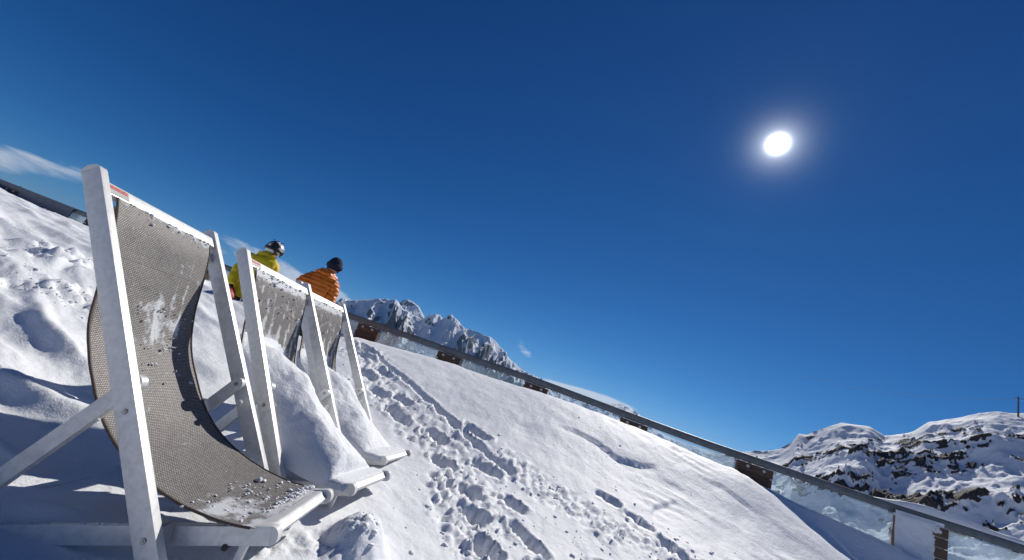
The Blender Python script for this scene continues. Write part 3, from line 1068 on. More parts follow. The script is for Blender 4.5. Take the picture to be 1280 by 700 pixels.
    for side in (0, -1):
        pts = P[:, side]
        bm = bmesh.new()
        prev = None
        for k in range(0, len(pts) if index == 1 else 92, 2):
            c = Vector(pts[k])
            nrm = Vector((nx[k], 0, nz[k]))
            ring = [bm.verts.new(c + nrm * (0.0042 * math.cos(q)) + S * (0.0042 * math.sin(q))) for q in [2 * math.pi * i / 8 for i in range(8)]]
            if prev:
                for i in range(8):
                    bm.faces.new((prev[i], prev[(i + 1) % 8], ring[(i + 1) % 8], ring[i]))
            prev = ring
        seam = bm_obj('seam', bm, M['seam'], sl, smooth=True)
    return root, (ca - base.x, cu - base.z, nx, nz, tt)


M['seam'] = simple('brown_seam', (0.10, 0.075, 0.06), 0.7, 0, 0.3, 90, 0.3, 0.2)


def rime_a(v, c):
    top = np.exp(-((v - 0.0) / 0.022) ** 2) * 0.5 * (0.55 + 0.45 * c)
    patch = np.exp(-(((v - 0.30) / 0.085) ** 2 + ((c - 0.62) / 0.26) ** 2)) * 0.42
    seat = np.exp(-(((v - 0.90) / 0.06) ** 2 + ((c - 0.22) / 0.35) ** 2)) * 0.52 + np.exp(-(((v - 0.985) / 0.02) ** 2)) * 0.5
    streak = sum(np.exp(-((c - c0 - 0.05 * v) / 0.010) ** 2) * sstep(v, 0.03, 0.06) * sstep(v, e, e - 0.12) * 0.42 for c0, e in ((0.55, 0.42), (0.82, 0.40), (0.2, 0.22), (0.70, 0.3)))
    return np.clip(top + patch + seat + streak - 0.02, 0, 1)


def rime_b(v, c):
    s = sum(np.exp(-((c - c0 - 0.03 * np.sin(v * 20 + c0 * 40)) / w) ** 2) * sstep(v, v0, v0 + 0.05) for c0, w, v0 in
            ((0.06, .014, .02), (0.13, .010, .03), (0.19, .02, .10), (0.27, .010, .05), (0.33, .016, .14), (0.41, .012, .02), (0.48, .02, .16), (0.56, .010, .08), (0.63, .015, .05),
             (0.71, .010, .17), (0.78, .016, .10), (0.85, .010, .04), (0.92, .014, .12), (0.97, .010, .05)))
    return np.clip(0.10 + 0.50 * sstep(v, 0.18, 0.36) * sstep(c, 1.0, 0.5) + 0.36 * np.clip(s, 0, 1) + 0.8 * np.exp(-((v - 0.012) / 0.022) ** 2), 0, 1)


CH = [make_chair(1, (-0.975, 1.315, -0.385), 0.026, -0.005, 'deck chair with its bare taupe mesh sling showing, only flecks of snow on it', rime_a),
      make_chair(2, (-0.919, 2.011, -0.389), 0.184, -0.021, 'middle deck chair of the row, its seat buried under a thick wedge of snow', rime_b),
      make_chair(3, (-0.919, 2.710, -0.396), 0.214, -0.007, 'deck chair at the far end of the row, half hidden behind the middle one', rime_b)]


def chair_world(k, a, s, u):
    return CH[k][0].matrix_world @ Vector((a, s, u))


# ------------------------------------------------------------------ fence
RAIL_X = [-22, -16, -11.3, -8.8, -4.9, -2.4, -.8, .85, 2.5, 3.1, 4.2, 5.14, 6.4, 9, 13]
RAIL_Z = [.36, .34, .33, .30, .30, .268, .304, .338, .34, .345, .379, .412, .482, .6, .78]


def fence_pt(x, z, off=0.0):
    """a point on the fence line; off is measured towards the camera side"""
    n = Vector((-FENCE_M, -1, 0)).normalized()
    return Vector((x, FENCE_Y0 - FENCE_M * x, z)) + n * off


def rail_top(x):
    return float(np.interp(x, RAIL_X, RAIL_Z))


FD = Vector((1, -FENCE_M, 0)).normalized()
FNV = Vector((-FENCE_M, -1, 0)).normalized()
UZ = Vector((0, 0, 1))
POSTS = [(-19.0, .5), (-16.0, .5), (-13.0, .5), (-10.6, .5), (-8.02, .55), (-5.3, .48), (-3.55, .40), (-1.83, .38), (-.45, .38), (.89, .34), (2.23, .36), (3.70, .41), (5.43, .48), (7.5, .5), (9.8, .5)]


def build_fence():
    root = empty('terrace_fence', fence_pt(0, -0.9))
    off = -Vector(root.location)
    tag(root, 'glass fence with a dark metal handrail and brown timber posts along the snow edge', 'fence')

    def L(v):
        return Vector(v) + off
    # handrail: rounded rectangular section swept along the fence
    bm = bmesh.new()
    sec = []
    w, h, rr = 0.036, 0.046, 0.016
    for cx, cz, a0 in ((w - rr, h - rr, 0), (-w + rr, h - rr, 90), (-w + rr, -h + rr, 180), (w - rr, -h + rr, 270)):
        for k in range(5):
            a = R(a0 + k * 22.5)
            sec.append((cx + rr * math.cos(a), cz + rr * math.sin(a)))
    prev = None
    xs = np.arange(-22, 12.01, 0.4)
    for x in xs:
        c = fence_pt(x, rail_top(x) - h)
        ring = [bm.verts.new(L(c + FNV * p + UZ * q)) for p, q in sec]
        if prev:
            for i in range(len(sec)):
                j = (i + 1) % len(sec)
                bm.faces.new((prev[i], prev[j], ring[j], ring[i]))
        else:
            bm.faces.new(ring)
        prev = ring
    bm.faces.new(prev[::-1])
    bm_obj('handrail', bm, M['rail'], root, autosmooth=35)
    rng = np.random.RandomState(4)
    for (x, wd) in POSTS:
        zt = rail_top(x) - 0.094
        zb = -1.5
        slope = (rail_top(x + .2) - rail_top(x - .2)) / .4 / 1.03
        along = (FD + UZ * slope).normalized()
        bm = bmesh.new()
        add_box(bm, L(fence_pt(x, (zt + zb) / 2 - 0.02)), FD * (wd / 2 - 0.02), FNV * 0.05, UZ * ((zt - zb) / 2 - 0.02), 0.006)
        post = bm_obj('timber_post', bm, M['wood'], root, autosmooth=40)
        z = zt - 0.004
        k = 0
        while z > -0.75:
            hgt = 0.098 + 0.012 * rng.rand()
            bm = bmesh.new()
            tilt = along * (wd / 2) + UZ * (0.004 * (rng.rand() - 0.5))
            c = fence_pt(x + 0.006 * (rng.rand() - .5), z - hgt / 2, 0.062 + 0.003 * rng.rand())
            add_box(bm, L(c), tilt, FNV * 0.011, UZ * (hgt / 2 - 0.004), 0.004)
            bm_obj('plank', bm, M['wood'], post, autosmooth=40)
            z -= hgt
            k += 1
        # bracket under the rail and its two bolts
        for sx in (-0.22, 0.22):
            bm = bmesh.new()
            c = fence_pt(x + sx * wd, zt - 0.045 + slope * sx * wd, 0.074)
            add_cyl(bm, L(c), L(c + FNV * 0.022), 0.019, 0.015, 14)
            bm_obj('bolt', bm, M['cap'], post, autosmooth=40)
        bm = bmesh.new()
        add_cyl(bm, L(fence_pt(x + 0.02, rail_top(x) - 0.002)), L(fence_pt(x + 0.02, rail_top(x) + 0.022)), 0.010, 0.006, 8)
        bm_obj('rail_stud', bm, M['rail'], post)
    for (xa, wa), (xb, wb) in zip(POSTS[:-1], POSTS[1:]):
        x0, x1 = xa + wa / 2 + 0.012, xb - wb / 2 - 0.012
        z0, z1 = rail_top(x0) - 0.10, rail_top(x1) - 0.10
        bm = bmesh.new()
        P = []
        for o_ in (-0.006, 0.006):
            P += [bm.verts.new(L(fence_pt(x0, -1.0, o_))), bm.verts.new(L(fence_pt(x1, -1.0, o_))), bm.verts.new(L(fence_pt(x1, z1, o_))), bm.verts.new(L(fence_pt(x0, z0, o_)))]
        for f in ((0, 1, 2, 3), (7, 6, 5, 4), (0, 4, 5, 1), (1, 5, 6, 2), (2, 6, 7, 3), (3, 7, 4, 0)):
            bm.faces.new([P[i] for i in f])
        bm_obj('glass_panel', bm, M['glass'], root)
    # closed slate-blue boards at the far end
    for (x0, x1) in ((-16.9, -11.35), (-11.3, -8.75)):
        bm = bmesh.new()
        P = []
        for o_ in (0.045, 0.070):
            P += [bm.verts.new(L(fence_pt(x0, -.6, o_))), bm.verts.new(L(fence_pt(x1, -.6, o_))), bm.verts.new(L(fence_pt(x1, rail_top(x1) - .008, o_))), bm.verts.new(L(fence_pt(x0, rail_top(x0) - .008, o_)))]
        for f in ((0, 1, 2, 3), (7, 6, 5, 4), (0, 4, 5, 1), (1, 5, 6, 2), (2, 6, 7, 3), (3, 7, 4, 0)):
            bm.faces.new([P[i] for i in f])
        o = bm_obj('closed_board', bm, M['slate'], root)
        o['label'] = 'solid slate-blue board'
    return root


build_fence()


# ------------------------------------------------------------------ snow resting on things
def build_pile(k, label, seed, prof):
    root, (ca, cu, nx, nz, tt) = CH[k]
    base = Vector((0.25, 0, -0.43))
    a = np.r_[np.linspace(prof[0][0], 0.44, 70), np.linspace(0.445, 0.50, 18), np.linspace(0.505, prof[-1][0], 8)]
    c = np.linspace(0, 1, 60)
    A, Cc = np.meshgrid(a, c, indexing='ij')
    pr = np.array(prof)
    us = np.interp(A, ca + base.x, cu + base.z)
    # the crest of the heap wanders across the seat
    # higher up only the near part of the sling is covered
    lim = 1.0 - 0.42 * sstep(A, 0.02, -0.28) + 0.10 * fbm(A * 7, Cc * 0 + seed, 3, seed)
    lim = np.clip(lim, 0.3, 1.0)
    Cw = np.clip(Cc / lim, 0, 1)
    crest = 0.50 + 0.10 * np.sin(A * 5 + seed) - 0.16 * sstep(A, 0.1, 0.5)
    cc = np.where(Cw < crest, 0.5 * Cw / crest, 1 - 0.5 * (1 - Cw) / (1 - crest))
    cross = np.clip(1 - np.abs(2 * cc - 1) ** 2.0, 0, 1) ** 0.85 * (1 + 0.11 * fbm(A * 4, Cc * 2.5, 3, seed + 2))
    front = sstep(A, 0.49, 0.47)
    top = np.interp(A + 0.006 * fbm(Cc * 3, A * 4, 2, seed), pr[:, 0], pr[:, 1])
    th = np.clip(top - us, 0, None)
    nz_ = fbm(A * 9, Cc * 4.5, 3, seed + 7)
    cr2 = cross * front + (1 - front) * np.clip(1 - np.abs(2 * Cc - 1) ** 8, 0, 1)
    u = us + th * cr2 + (0.0035 * nz_ + 0.0022 * fbm(A * 45, Cc * 22, 4, seed + 11, 0.65)) * np.clip(th * 20, 0, 1) * np.clip(cr2 * 3, 0, 1) + 0.004 - 0.012 * (Cc > lim) - 0.022 * np.clip(1 - np.minimum(Cc, 1 - Cc) / 0.045, 0, 1)
    s_ = 0.058 + Cc * (0.553 - 0.058)
    P = np.stack([A - base.x, s_, u - base.z], -1)
    o = grid_mesh('snow_heap', P.astype(float), M['snow_soft'])
    o.matrix_world = root.matrix_world.copy()
    tag(o, label, 'snow heap', 'snow heaped on the deck chairs')


build_pile(1, 'thick wedge of snow filling the seat of the middle deck chair', 3,
           [(-.300, .20), (-.285, .176), (-.25, .165), (-.19, .155), (-.11, .125), (-.03, .088), (.13, -.005), (.33, -.105), (.445, -.155), (.462, -.185), (.474, -.234), (.535, -.232), (.56, -.236)])
build_pile(2, 'smaller drift of snow on the seat of the deck chair at the far end', 8,
           [(-.290, .175), (-.27, .145), (-.22, .13), (-.12, .10), (-.01, .05), (.11, -.03), (.25, -.095), (.40, -.19), (.43, -.215), (.445, -.234), (.535, -.232), (.56, -.236)])

_ICO = None


def add_clod(bm, c, r, rng, sub=1):
    """an irregular lump of snow"""
    ret = bmesh.ops.create_icosphere(bm, subdivisions=sub, radius=1.0)
    ph = rng.rand(3) * 50
    sc = Vector((0.8 + 0.5 * rng.rand(), 0.8 + 0.5 * rng.rand(), 0.40 + 0.35 * rng.rand()))
    for v in ret['verts']:
        p = v.co.copy()
        n = mnoise.noise(p * 1.3 + Vector(ph)) + (0.5 * mnoise.noise(p * 3.1 + Vector(ph)) if sub > 1 else 0)
        p = p * (1 + 0.75 * n)
        v.co = Vector(c) + Vector((p.x * sc.x, p.y * sc.y, p.z * sc.z)) * r


def clods_obj(name, items, seed, mat, sub=1, smooth=True):
    rng = np.random.RandomState(seed)
    bm = bmesh.new()
    for c, r in items:
        add_clod(bm, c, r, rng, sub)
    return bm_obj(name, bm, mat, None, smooth=smooth)


def chair_crumbs():
    rng = np.random.RandomState(12)
    root, (ca, cu, nx, nz, tt) = CH[0]
    n = len(ca)
    items = []

    def put(v, c, r, lift=0.3):
        i = int(np.clip(v * (n - 1), 0, n - 1))
        s_ = SL_S0 + c * (SL_S1 - SL_S0)
        items.append((root.matrix_world @ Vector((ca[i] + nx[i] * r * lift, s_, cu[i] + nz[i] * r * lift)), r))
    for _ in range(190):                     # ridge along the front bar
        cc = 0.30 + 0.68 * rng.rand() ** 0.7
        put(0.966 + 0.028 * rng.rand() * (0.3 + 0.7 * cc), cc, 0.0025 + 0.0075 * rng.rand() ** 2 * cc, 0.1 + 0.9 * rng.rand())
    for _ in range(130):                     # scattered on the seat
        put(0.83 + 0.14 * rng.rand(), rng.rand() ** 1.5, 0.0015 + 0.0045 * rng.rand() ** 3, 0.2)
    for (v, c, r) in ((0.86, 0.78, 0.013), (0.864, 0.81, 0.009), (0.90, 0.9, 0.008), (0.93, 0.55, 0.007), (0.885, 0.5, 0.006), (0.95, 0.8, 0.009)):
        put(v, c, r)
    for _ in range(60):                     # flecks on the back of the sling
        put(np.clip(0.34 + 0.07 * rng.randn(), 0.02, 0.6), np.clip(0.62 + 0.16 * rng.randn(), 0.03, 0.97), 0.0018 + 0.0045 * rng.rand() ** 3, 0.0)
    for _ in range(60):
        put(0.004 + 0.03 * rng.rand() ** 3, rng.rand() ** 0.6, 0.002 + 0.006 * rng.rand() ** 2, 0.1)
    for _ in range(40):
        put(rng.rand() * 0.9, rng.rand(), 0.001 + 0.0012 * rng.rand(), 0.1)
    for k in (0, 1, 2):
        rt = CH[k][0]
        for _ in range(70 if k == 0 else 40):
            t = rng.rand()
            sd = rng.rand() < 0.6
            # along the brace, mostly on its lower edge, and on the rear of the seat rails
            if rng.rand() < 0.45:
                p = Vector((-0.045 * 0 - 0.275 * t + 0.022 - 0.25, 0.0475 if sd else CW - 0.0475, -0.50 * t - 0.010 + 0.43))
                r = 0.0015 + 0.003 * rng.rand() ** 2
            else:
                q = -0.30 + 0.45 * t
                p = Vector((q - 0.25, (0.0945 if sd else CW - 0.0985) + 0.010 * (rng.rand() - .5), -0.2475 + (q - 0.578) * 0.342 + 0.029 + 0.43))
                r = 0.0015 + 0.005 * rng.rand() ** 3
            items.append((rt.matrix_world @ p, r))
        for _ in range(60):
            t, off = 0.033 + 0.004 * rng.rand(), 0.006 + 0.02 * (rng.rand() - .5)
            p = POST_T + POST_D * t + POST_N * off + Vector((-0.25, 0.035 + (CW - 0.07) * rng.rand() ** 0.7, 0.43))
            items.append((rt.matrix_world @ p, 0.002 + 0.004 * rng.rand() ** 2))
    o = clods_obj('snow_crumbs', items, 5, M['snow_soft'], 2)
    tag(o, kind='stuff')
    # rime under the top bars of the two snowed-up chairs
    items = []
    for k in (1, 2):
        root, (ca, cu, nx, nz, tt) = CH[k]
        for _ in range(110):
            v, c = 0.005 + 0.16 * rng.rand() ** 2.6, rng.rand()
            i = int(v * (n - 1))
            r = 0.003 + 0.007 * rng.rand() ** 2 * (1 - v * 3)
            items.append((root.matrix_world @ Vector((ca[i] + nx[i] * r * .3, SL_S0 + c * (SL_S1 - SL_S0), cu[i] + nz[i] * r * .3)), max(r, 0.002)))
    o = clods_obj('rime_crumbs', items, 6, M['snow_soft'])
    tag(o, kind='stuff')


chair_crumbs()


def ground_clods():
    rng = np.random.RandomState(31)
    pts = []
    for (path, wid, amp, sc) in LUMPS:
        n = {0: 260}.get(0, 200)
        seg = np.array(path)
        for _ in range(100):
            i = rng.randint(len(seg) - 1)
            t = rng.rand()
            p = seg[i] * (1 - t) + seg[i + 1] * t + rng.randn(2) * wid * 0.75
            r = (0.004 + 0.014 * rng.rand() ** 3) * (1.9 if amp > .1 else 1.0)
            pts.append((p[0], p[1], r))
    for (fx, fy, L, Wd, dep, an) in FOOT:
        for _ in range(5):
            q = rng.rand() * 6.283
            k = 0.62 + 0.35 * rng.rand()
            pts.append((fx + math.cos(q) * L * k, fy + math.sin(q) * L * k, 0.005 + 0.014 * rng.rand() ** 2.5))
    for _ in range(50):
        pts.append((rng.uniform(-1.2, 2.5), rng.uniform(2.4, 4.8), 0.004 + 0.008 * rng.rand() ** 3))
    P = np.array(pts)
    # none under the chairs
    keep = ~((P[:, 0] < -0.25) & (P[:, 1] < 3.3) & (P[:, 0] > -1.9))
    P = P[keep]
    Z = ground_h(P[:, 0], P[:, 1])
    o = clods_obj('snow_clods', [(Vector((x, y, z + r * 0.08)), r) for (x, y, r), z in zip(P, Z)], 7, M['snow'])
    tag(o, kind='stuff')


ground_clods()


def rail_snow():
    xs = np.linspace(4.95, 12.0, 150)
    hgt = np.interp(xs, [4.95, 5.2, 5.5, 5.8, 6.2, 7, 12], [0, .05, .09, .075, .045, .035, .03]) * (1 + 0.25 * pn(xs * 2.3, xs * 0, 5))
    m = 14
    P = np.zeros((len(xs), m, 3))
    for i, x in enumerate(xs):
        lean = np.interp(x, [4.95, 5.5, 6.4], [0.0, 0.02, 0.0])
        for j in range(m):
            a = math.pi * j / (m - 1)
            P[i, j] = fence_pt(x, rail_top(x) - 0.004 + hgt[i] * math.sin(a) ** 0.8 * (1 + .12 * pn(np.array([x * 5.0]), np.array([a * 1.5]), 8)[0]), 0.037 * math.cos(a) + lean)
    o = grid_mesh('rail_snow', P, M['snow_soft'])
    tag(o, 'long crust of wind-packed snow lying along the top of the handrail', 'snow crust')
    # plastered crust on the last timber post in view
    nx_, nz_ = 70, 90
    u = np.linspace(-0.27, 0.20, nx_)
    v = np.linspace(-0.72, 0.0, nz_)
    U, V = np.meshgrid(u, v, indexing='ij')
    zt = rail_top(5.43) - 0.055
    n = fbm(U * 6, V * 6, 4, 401)
    edge = 0.13 - 0.10 * sstep(V, -0.10, -0.45) + 0.07 * fbm(V * 6, U * 6 + 2.2, 5, 403, 0.6)
    right = sstep(U, edge + 0.012, edge - 0.02)
    topf = sstep(V, 0.0, -0.05)
    th = (0.034 + 0.012 * n + 0.20 * sstep(V, -0.25, -0.75)) * right * (0.45 + 0.55 * topf)
    leftf = sstep(U, -0.27, -0.20)
    th = th * (0.5 + 0.5 * leftf)
    Q = np.zeros((nx_, nz_, 3))
    for i in range(nx_):
        for j in range(nz_):
            slope = 0.07
            Q[i, j] = fence_pt(5.43 + U[i, j], zt + V[i, j] + slope * U[i, j], 0.072 + th[i, j] - 0.014)
    o = grid_mesh('post_snow', Q, M['snow_soft'])
    tag(o, 'patch of wind-plastered snow covering most of a brown timber fence post', 'snow patch')


rail_snow()


# ------------------------------------------------------------------ people
def skin_mesh(name, nodes, edges, mat, sub=2, parent=None, post=None):
    """grow a smooth limb surface round a skeleton: nodes = [(x, y, z, rx, ry)]"""
    me = bpy.data.meshes.new(name)
    me.from_pydata([n[:3] for n in nodes], edges, [])
    ob = bpy.data.objects.new(name, me)
    COL.objects.link(ob)
    ob.modifiers.new('skin', 'SKIN').use_smooth_shade = True
    for i, n in enumerate(nodes):
        sv = me.skin_vertices[0].data[i]
        sv.radius = (n[3], n[4])
        sv.use_root = (i == 0)
    ss = ob.modifiers.new('sub', 'SUBSURF')
    ss.levels = ss.render_levels = sub
    dg = bpy.context.evaluated_depsgraph_get()
    m2 = bpy.data.meshes.new_from_object(ob.evaluated_get(dg))
    m2.name = name
    bpy.data.objects.remove(ob)
    bpy.data.meshes.remove(me)
    co = np.empty(len(m2.vertices) * 3, np.float32)
    m2.vertices.foreach_get('co', co)
    co = co.reshape(-1, 3).astype(float)
    if post is not None:
        nr = np.empty(len(m2.vertices) * 3, np.float32)
        m2.vertices.foreach_get('normal', nr)
        co = post(co, nr.reshape(-1, 3).astype(float))
        m2.vertices.foreach_set('co', co.astype(np.float32).ravel())
    m2.materials.clear()
    for x in (mat if isinstance(mat, (list, tuple)) else [mat]):
        m2.materials.append(x)
    m2.polygons.foreach_set('use_smooth', np.ones(len(m2.polygons), bool))
    m2.update()
    return link(bpy.data.objects.new(name, m2), parent), co


def lerp3(a, b, t):
    return tuple(a[i] * (1 - t) + b[i] * t for i in range(3))


def make_glove(parent, wrist, hand_dir, side, mat, mitten=False):
    """palm, four bent fingers and a thumb in one skin; a mitten keeps the fingers together"""
    w, d = Vector(wrist), Vector(hand_dir).normalized()
    sx = Vector((0, 0, 1)).cross(d)
    if sx.length < 0.1:
        sx = Vector((0, 1, 0))
    sx.normalize()
    nrm = d.cross(sx)
    nodes = [(*w, .034, .030), (*(w + d * .045), .042, .026), (*(w + d * .085), .043, .022)]
    edges = [(0, 1), (1, 2)]
    if mitten:
        nodes = [(n_[0], n_[1], n_[2], n_[3] * 1.45, n_[4] * 1.6) for n_ in nodes]
        nodes += [(*(w + d * .14 + nrm * .01), .066, .042), (*(w + d * .19 + nrm * .02), .050, .034)]
        edges += [(2, 3), (3, 4)]
    else:
        for f, (o, ln) in enumerate(((-.031, .062), (-.010, .072), (.011, .068), (.031, .052))):
            b = w + d * .088 + sx * o
            i = len(nodes)
            nodes += [(*b, .010, .010), (*(b + d * ln * .55 + nrm * .012), .0098, .0098), (*(b + d * ln * .9 + nrm * .034), .008, .008)]
            edges += [(2, i), (i, i + 1), (i + 1, i + 2)]
    i = len(nodes)
    t0 = w + d * .035 + sx * side * .036
    nodes += [(*t0, .014, .013), (*(t0 + d * .035 + sx * side * .020 + nrm * .012), .012, .012), (*(t0 + d * .062 + sx * side * .018 + nrm * .026), .010, .010)]
    edges += [(1, i), (i, i + 1), (i + 1, i + 2)]
    return skin_mesh('glove', nodes, edges, mat, 2, parent)[0]


def make_person(loc, rotz, scale, label, J, jacket, trousers, headgear, glove_mat, mitten=False, quilt=0.0, hood=False, small=False):
    root = empty('person', loc, (0, 0, rotz))
    root.scale = (scale,) * 3
    tag(root, label, 'person')
    P = J
    # one continuous body: legs, torso, arms, neck and head with a face
    nodes = [(*P['pelvis'], .125, .095), (*P['waist'], .12, .09), (*P['chest'], .14, .10), (*P['neck'], .052, .05), (*P['jaw'], .062, .07), (*P['brow'], .073, .086), (*P['top'], .05, .06)]
    edges = [(0, 1), (1, 2), (2, 3), (3, 4), (4, 5), (5, 6)]
    for sd in ('l', 'r'):
        i = len(nodes)
        nodes += [(*P['hip' + sd], .102, .105), (*P['knee' + sd], .080, .080), (*P['ankle' + sd], .068, .068), (*P['toe' + sd], .042, .032)]
        edges += [(0, i), (i, i + 1), (i + 1, i + 2), (i + 2, i + 3)]
        i = len(nodes)
        nodes += [(*P['sh' + sd], .062, .06), (*P['el' + sd], .044, .044), (*P['wr' + sd], .032, .032), (*P['ha' + sd], .036, .022)]
        edges += [(2, i), (i, i + 1), (i + 1, i + 2), (i + 2, i + 3)]
    br = Vector(P['brow'])
    fdir = (Vector(P['brow']) - Vector(P['jaw']))
    fwd = Vector(P.get('face', (0, 1, 0))).normalized()

    def face(co, nr):
        rel = co - np.array(br)
        f = rel @ np.array(fwd)
        up = rel[:, 2]
        right = np.array(fwd.cross(Vector((0, 0, 1))).normalized())
        sdw = rel @ right
        m = (np.linalg.norm(rel, axis=1) < 0.17) & (f > 0)
        nose = 0.022 * np.exp(-(sdw / .013) ** 2 - ((up + .035) / .022) ** 2)
        eyes = -0.009 * np.exp(-((np.abs(sdw) - .03) / .013) ** 2 - ((up + .008) / .012) ** 2)
        mouth = -0.005 * np.exp(-(sdw / .022) ** 2 - ((up + .078) / .007) ** 2)
        co = co + np.where(m, nose + eyes + mouth, 0)[:, None] * np.array(fwd)
        ears = 0.014 * np.exp(-((up + .02) / .028) ** 2 - (f / .02) ** 2) * (np.abs(sdw) > .05) * (np.linalg.norm(rel, axis=1) < 0.17)
        return co + (np.sign(sdw) * ears)[:, None] * right
    body, co = skin_mesh('body', nodes, edges, [M['skin'], trousers, jacket], 2, root, face)
    pc = np.empty(len(body.data.polygons) * 3, np.float32)
    body.data.polygons.foreach_get('center', pc)
    pc = pc.reshape(-1, 3)
    mi = np.where(pc[:, 2] < P['pelvis'][2] - 0.02, 1, np.where(pc[:, 2] < P['neck'][2] + 0.03, 2, 0)).astype(np.int32)
    hand = np.minimum(np.linalg.norm(pc - np.array(P['hal']), axis=1), np.linalg.norm(pc - np.array(P['har']), axis=1)) < 0.07
    mi[hand] = 0
    body.data.polygons.foreach_set('material_index', mi)
    # jacket over torso and arms
    hem = Vector(P['pelvis']) - Vector((0, 0, .10))
    nodes = [(*P['pelvis'], .178, .140), (*P['waist'], .165, .130), (*P['chest'], .172, .135), (*lerp3(P['chest'], P['neck'], .72), .105, .095), (*lerp3(P['neck'], P['jaw'], 1.0), .080, .090), (*hem, .150, .118)]
    edges = [(0, 1), (1, 2), (2, 3), (3, 4), (0, 5)]
    for sd in ('l', 'r'):
        i = len(nodes)
        nodes += [(*P['sh' + sd], .088, .088), (*lerp3(P['sh' + sd], P['el' + sd], .5), .078, .077), (*P['el' + sd], .068, .068), (*lerp3(P['el' + sd], P['wr' + sd], .55), .064, .064), (*P['wr' + sd], .052, .052)]
        edges += [(2, i), (i, i + 1), (i + 1, i + 2), (i + 2, i + 3), (i + 3, i + 4)]
    if hood:
        i = len(nodes)
        b = Vector(P['neck'])
        nodes += [(b.x, b.y - .085, b.z - .02, .115, .06), (b.x, b.y - .13, b.z - .09, .085, .045)]
        edges += [(3, i), (i, i + 1)]

    def puff(co, nr):
        if quilt:
            # stitched channels run round torso and sleeves
            k = np.abs(np.sin(co[:, 2] * math.pi / 0.056)) ** 0.6
            co = co + nr * (quilt * (k - 0.5))[:, None]
        w = pn(co[:, 0] * 9 + co[:, 1] * 5, co[:, 2] * 11, 17) + 0.6 * pn(co[:, 0] * 21, co[:, 2] * 17 + co[:, 1] * 9, 19)
        return co + nr * (0.010 * w)[:, None]
    jk, _ = skin_mesh('jacket', nodes, edges, jacket, 4 if quilt else 3, root, puff)
    for sd, k in (('l', -1), ('r', 1)):
        make_glove(root, P['wr' + sd], Vector(P['ha' + sd]) - Vector(P['wr' + sd]), -k, glove_mat, mitten)
        b = skin_mesh('boot', [(*P['ankle' + sd], .074, .074), (*(Vector(P['ankle' + sd]) + Vector((0, 0, .12))), .080, .080), (*(Vector(P['ankle' + sd]) + Vector((0, -.02, -.06))), .055, .040), (*P['toe' + sd], .052, .042)],
                      [(0, 1), (0, 2), (2, 3)], M['black'], 2, root)[0]
    headgear(root, Vector(P['brow']), fwd)
    return root


def dome(name, root, c, rx, ry, rz, zcut, mat, fn=None, n=28):
    bm = bmesh.new()
    bmesh.ops.create_uvsphere(bm, u_segments=n, v_segments=n // 2 + 4, radius=1.0)
    bmesh.ops.bisect_plane(bm, geom=bm.verts[:] + bm.edges[:] + bm.faces[:], plane_co=(0, 0, zcut), plane_no=(0, 0, 1), clear_inner=True)
    for v in bm.verts:
        p = v.co
        k = 1.0 if fn is None else fn(p)
        v.co = c + Vector((p.x * rx * k, p.y * ry * k, p.z * rz * k))
    o = bm_obj(name, bm, mat, root, smooth=True)
    so = o.modifiers.new('thickness', 'SOLIDIFY')
    so.thickness = 0.012
    so.offset = -1
    return o


def helmet_gear(root, brow, fwd):
    h = dome('helmet', root, brow + Vector((0, -.008, .0)), .122, .138, .128, -0.55, M['helmet'])
    for k in (-.06, 0, .06):
        bm = bmesh.new()
        add_box(bm, brow + Vector((k, -.02, .127)), (.012, 0, 0), (0, .045, .004), (0, 0, .004), .003)
        bm_obj('vent', bm, M['black'], h)
    # dark goggle band round the helmet
    bm = bmesh.new()
    prev = None
    for i in range(29):
        a = 2 * math.pi * i / 28
        ring = [bm.verts.new(brow + Vector((math.cos(a) * .128, math.sin(a) * .144 - .008, z))) for z in (-.032, .014)]
        if prev:
            bm.faces.new((prev[0], ring[0], ring[1], prev[1]))
        prev = ring
    b = bm_obj('goggle_strap', bm, M['black'], h, smooth=True)
    b.modifiers.new('thickness', 'SOLIDIFY').thickness = 0.006
    bm = bmesh.new()
    add_box(bm, brow + fwd * .135 + Vector((0, 0, -.005)), (.075, 0, 0), (0, .012, 0), (0, 0, .036), .012, 3)
    bm_obj('goggles', bm, M['black'], h, autosmooth=50)


def beanie_gear(root, brow, fwd):
    b = dome('beanie', root, brow + Vector((0, -.005, .0)), 0.098, .115, .125, -0.5, M['navy'], lambda p: 1 + 0.012 * math.sin(math.atan2(p.y, p.x) * 24))
    bm = bmesh.new()
    prev = None
    for i in range(37):
        a = 2 * math.pi * i / 36
        k = 1 + 0.012 * (i % 2)
        ring = [bm.verts.new(brow + Vector((math.cos(a) * r * .1 * k, math.sin(a) * r * .117 * k - .005, z))) for r, z in ((1.0, -.038), (1.09, -.03), (1.09, .012), (1.0, .02))]
        if prev:
            for j in range(3):
                bm.faces.new((prev[j], ring[j], ring[j + 1], prev[j + 1]))
        prev = ring
    bm_obj('beanie_cuff', bm, M['navy'], b, smooth=True)


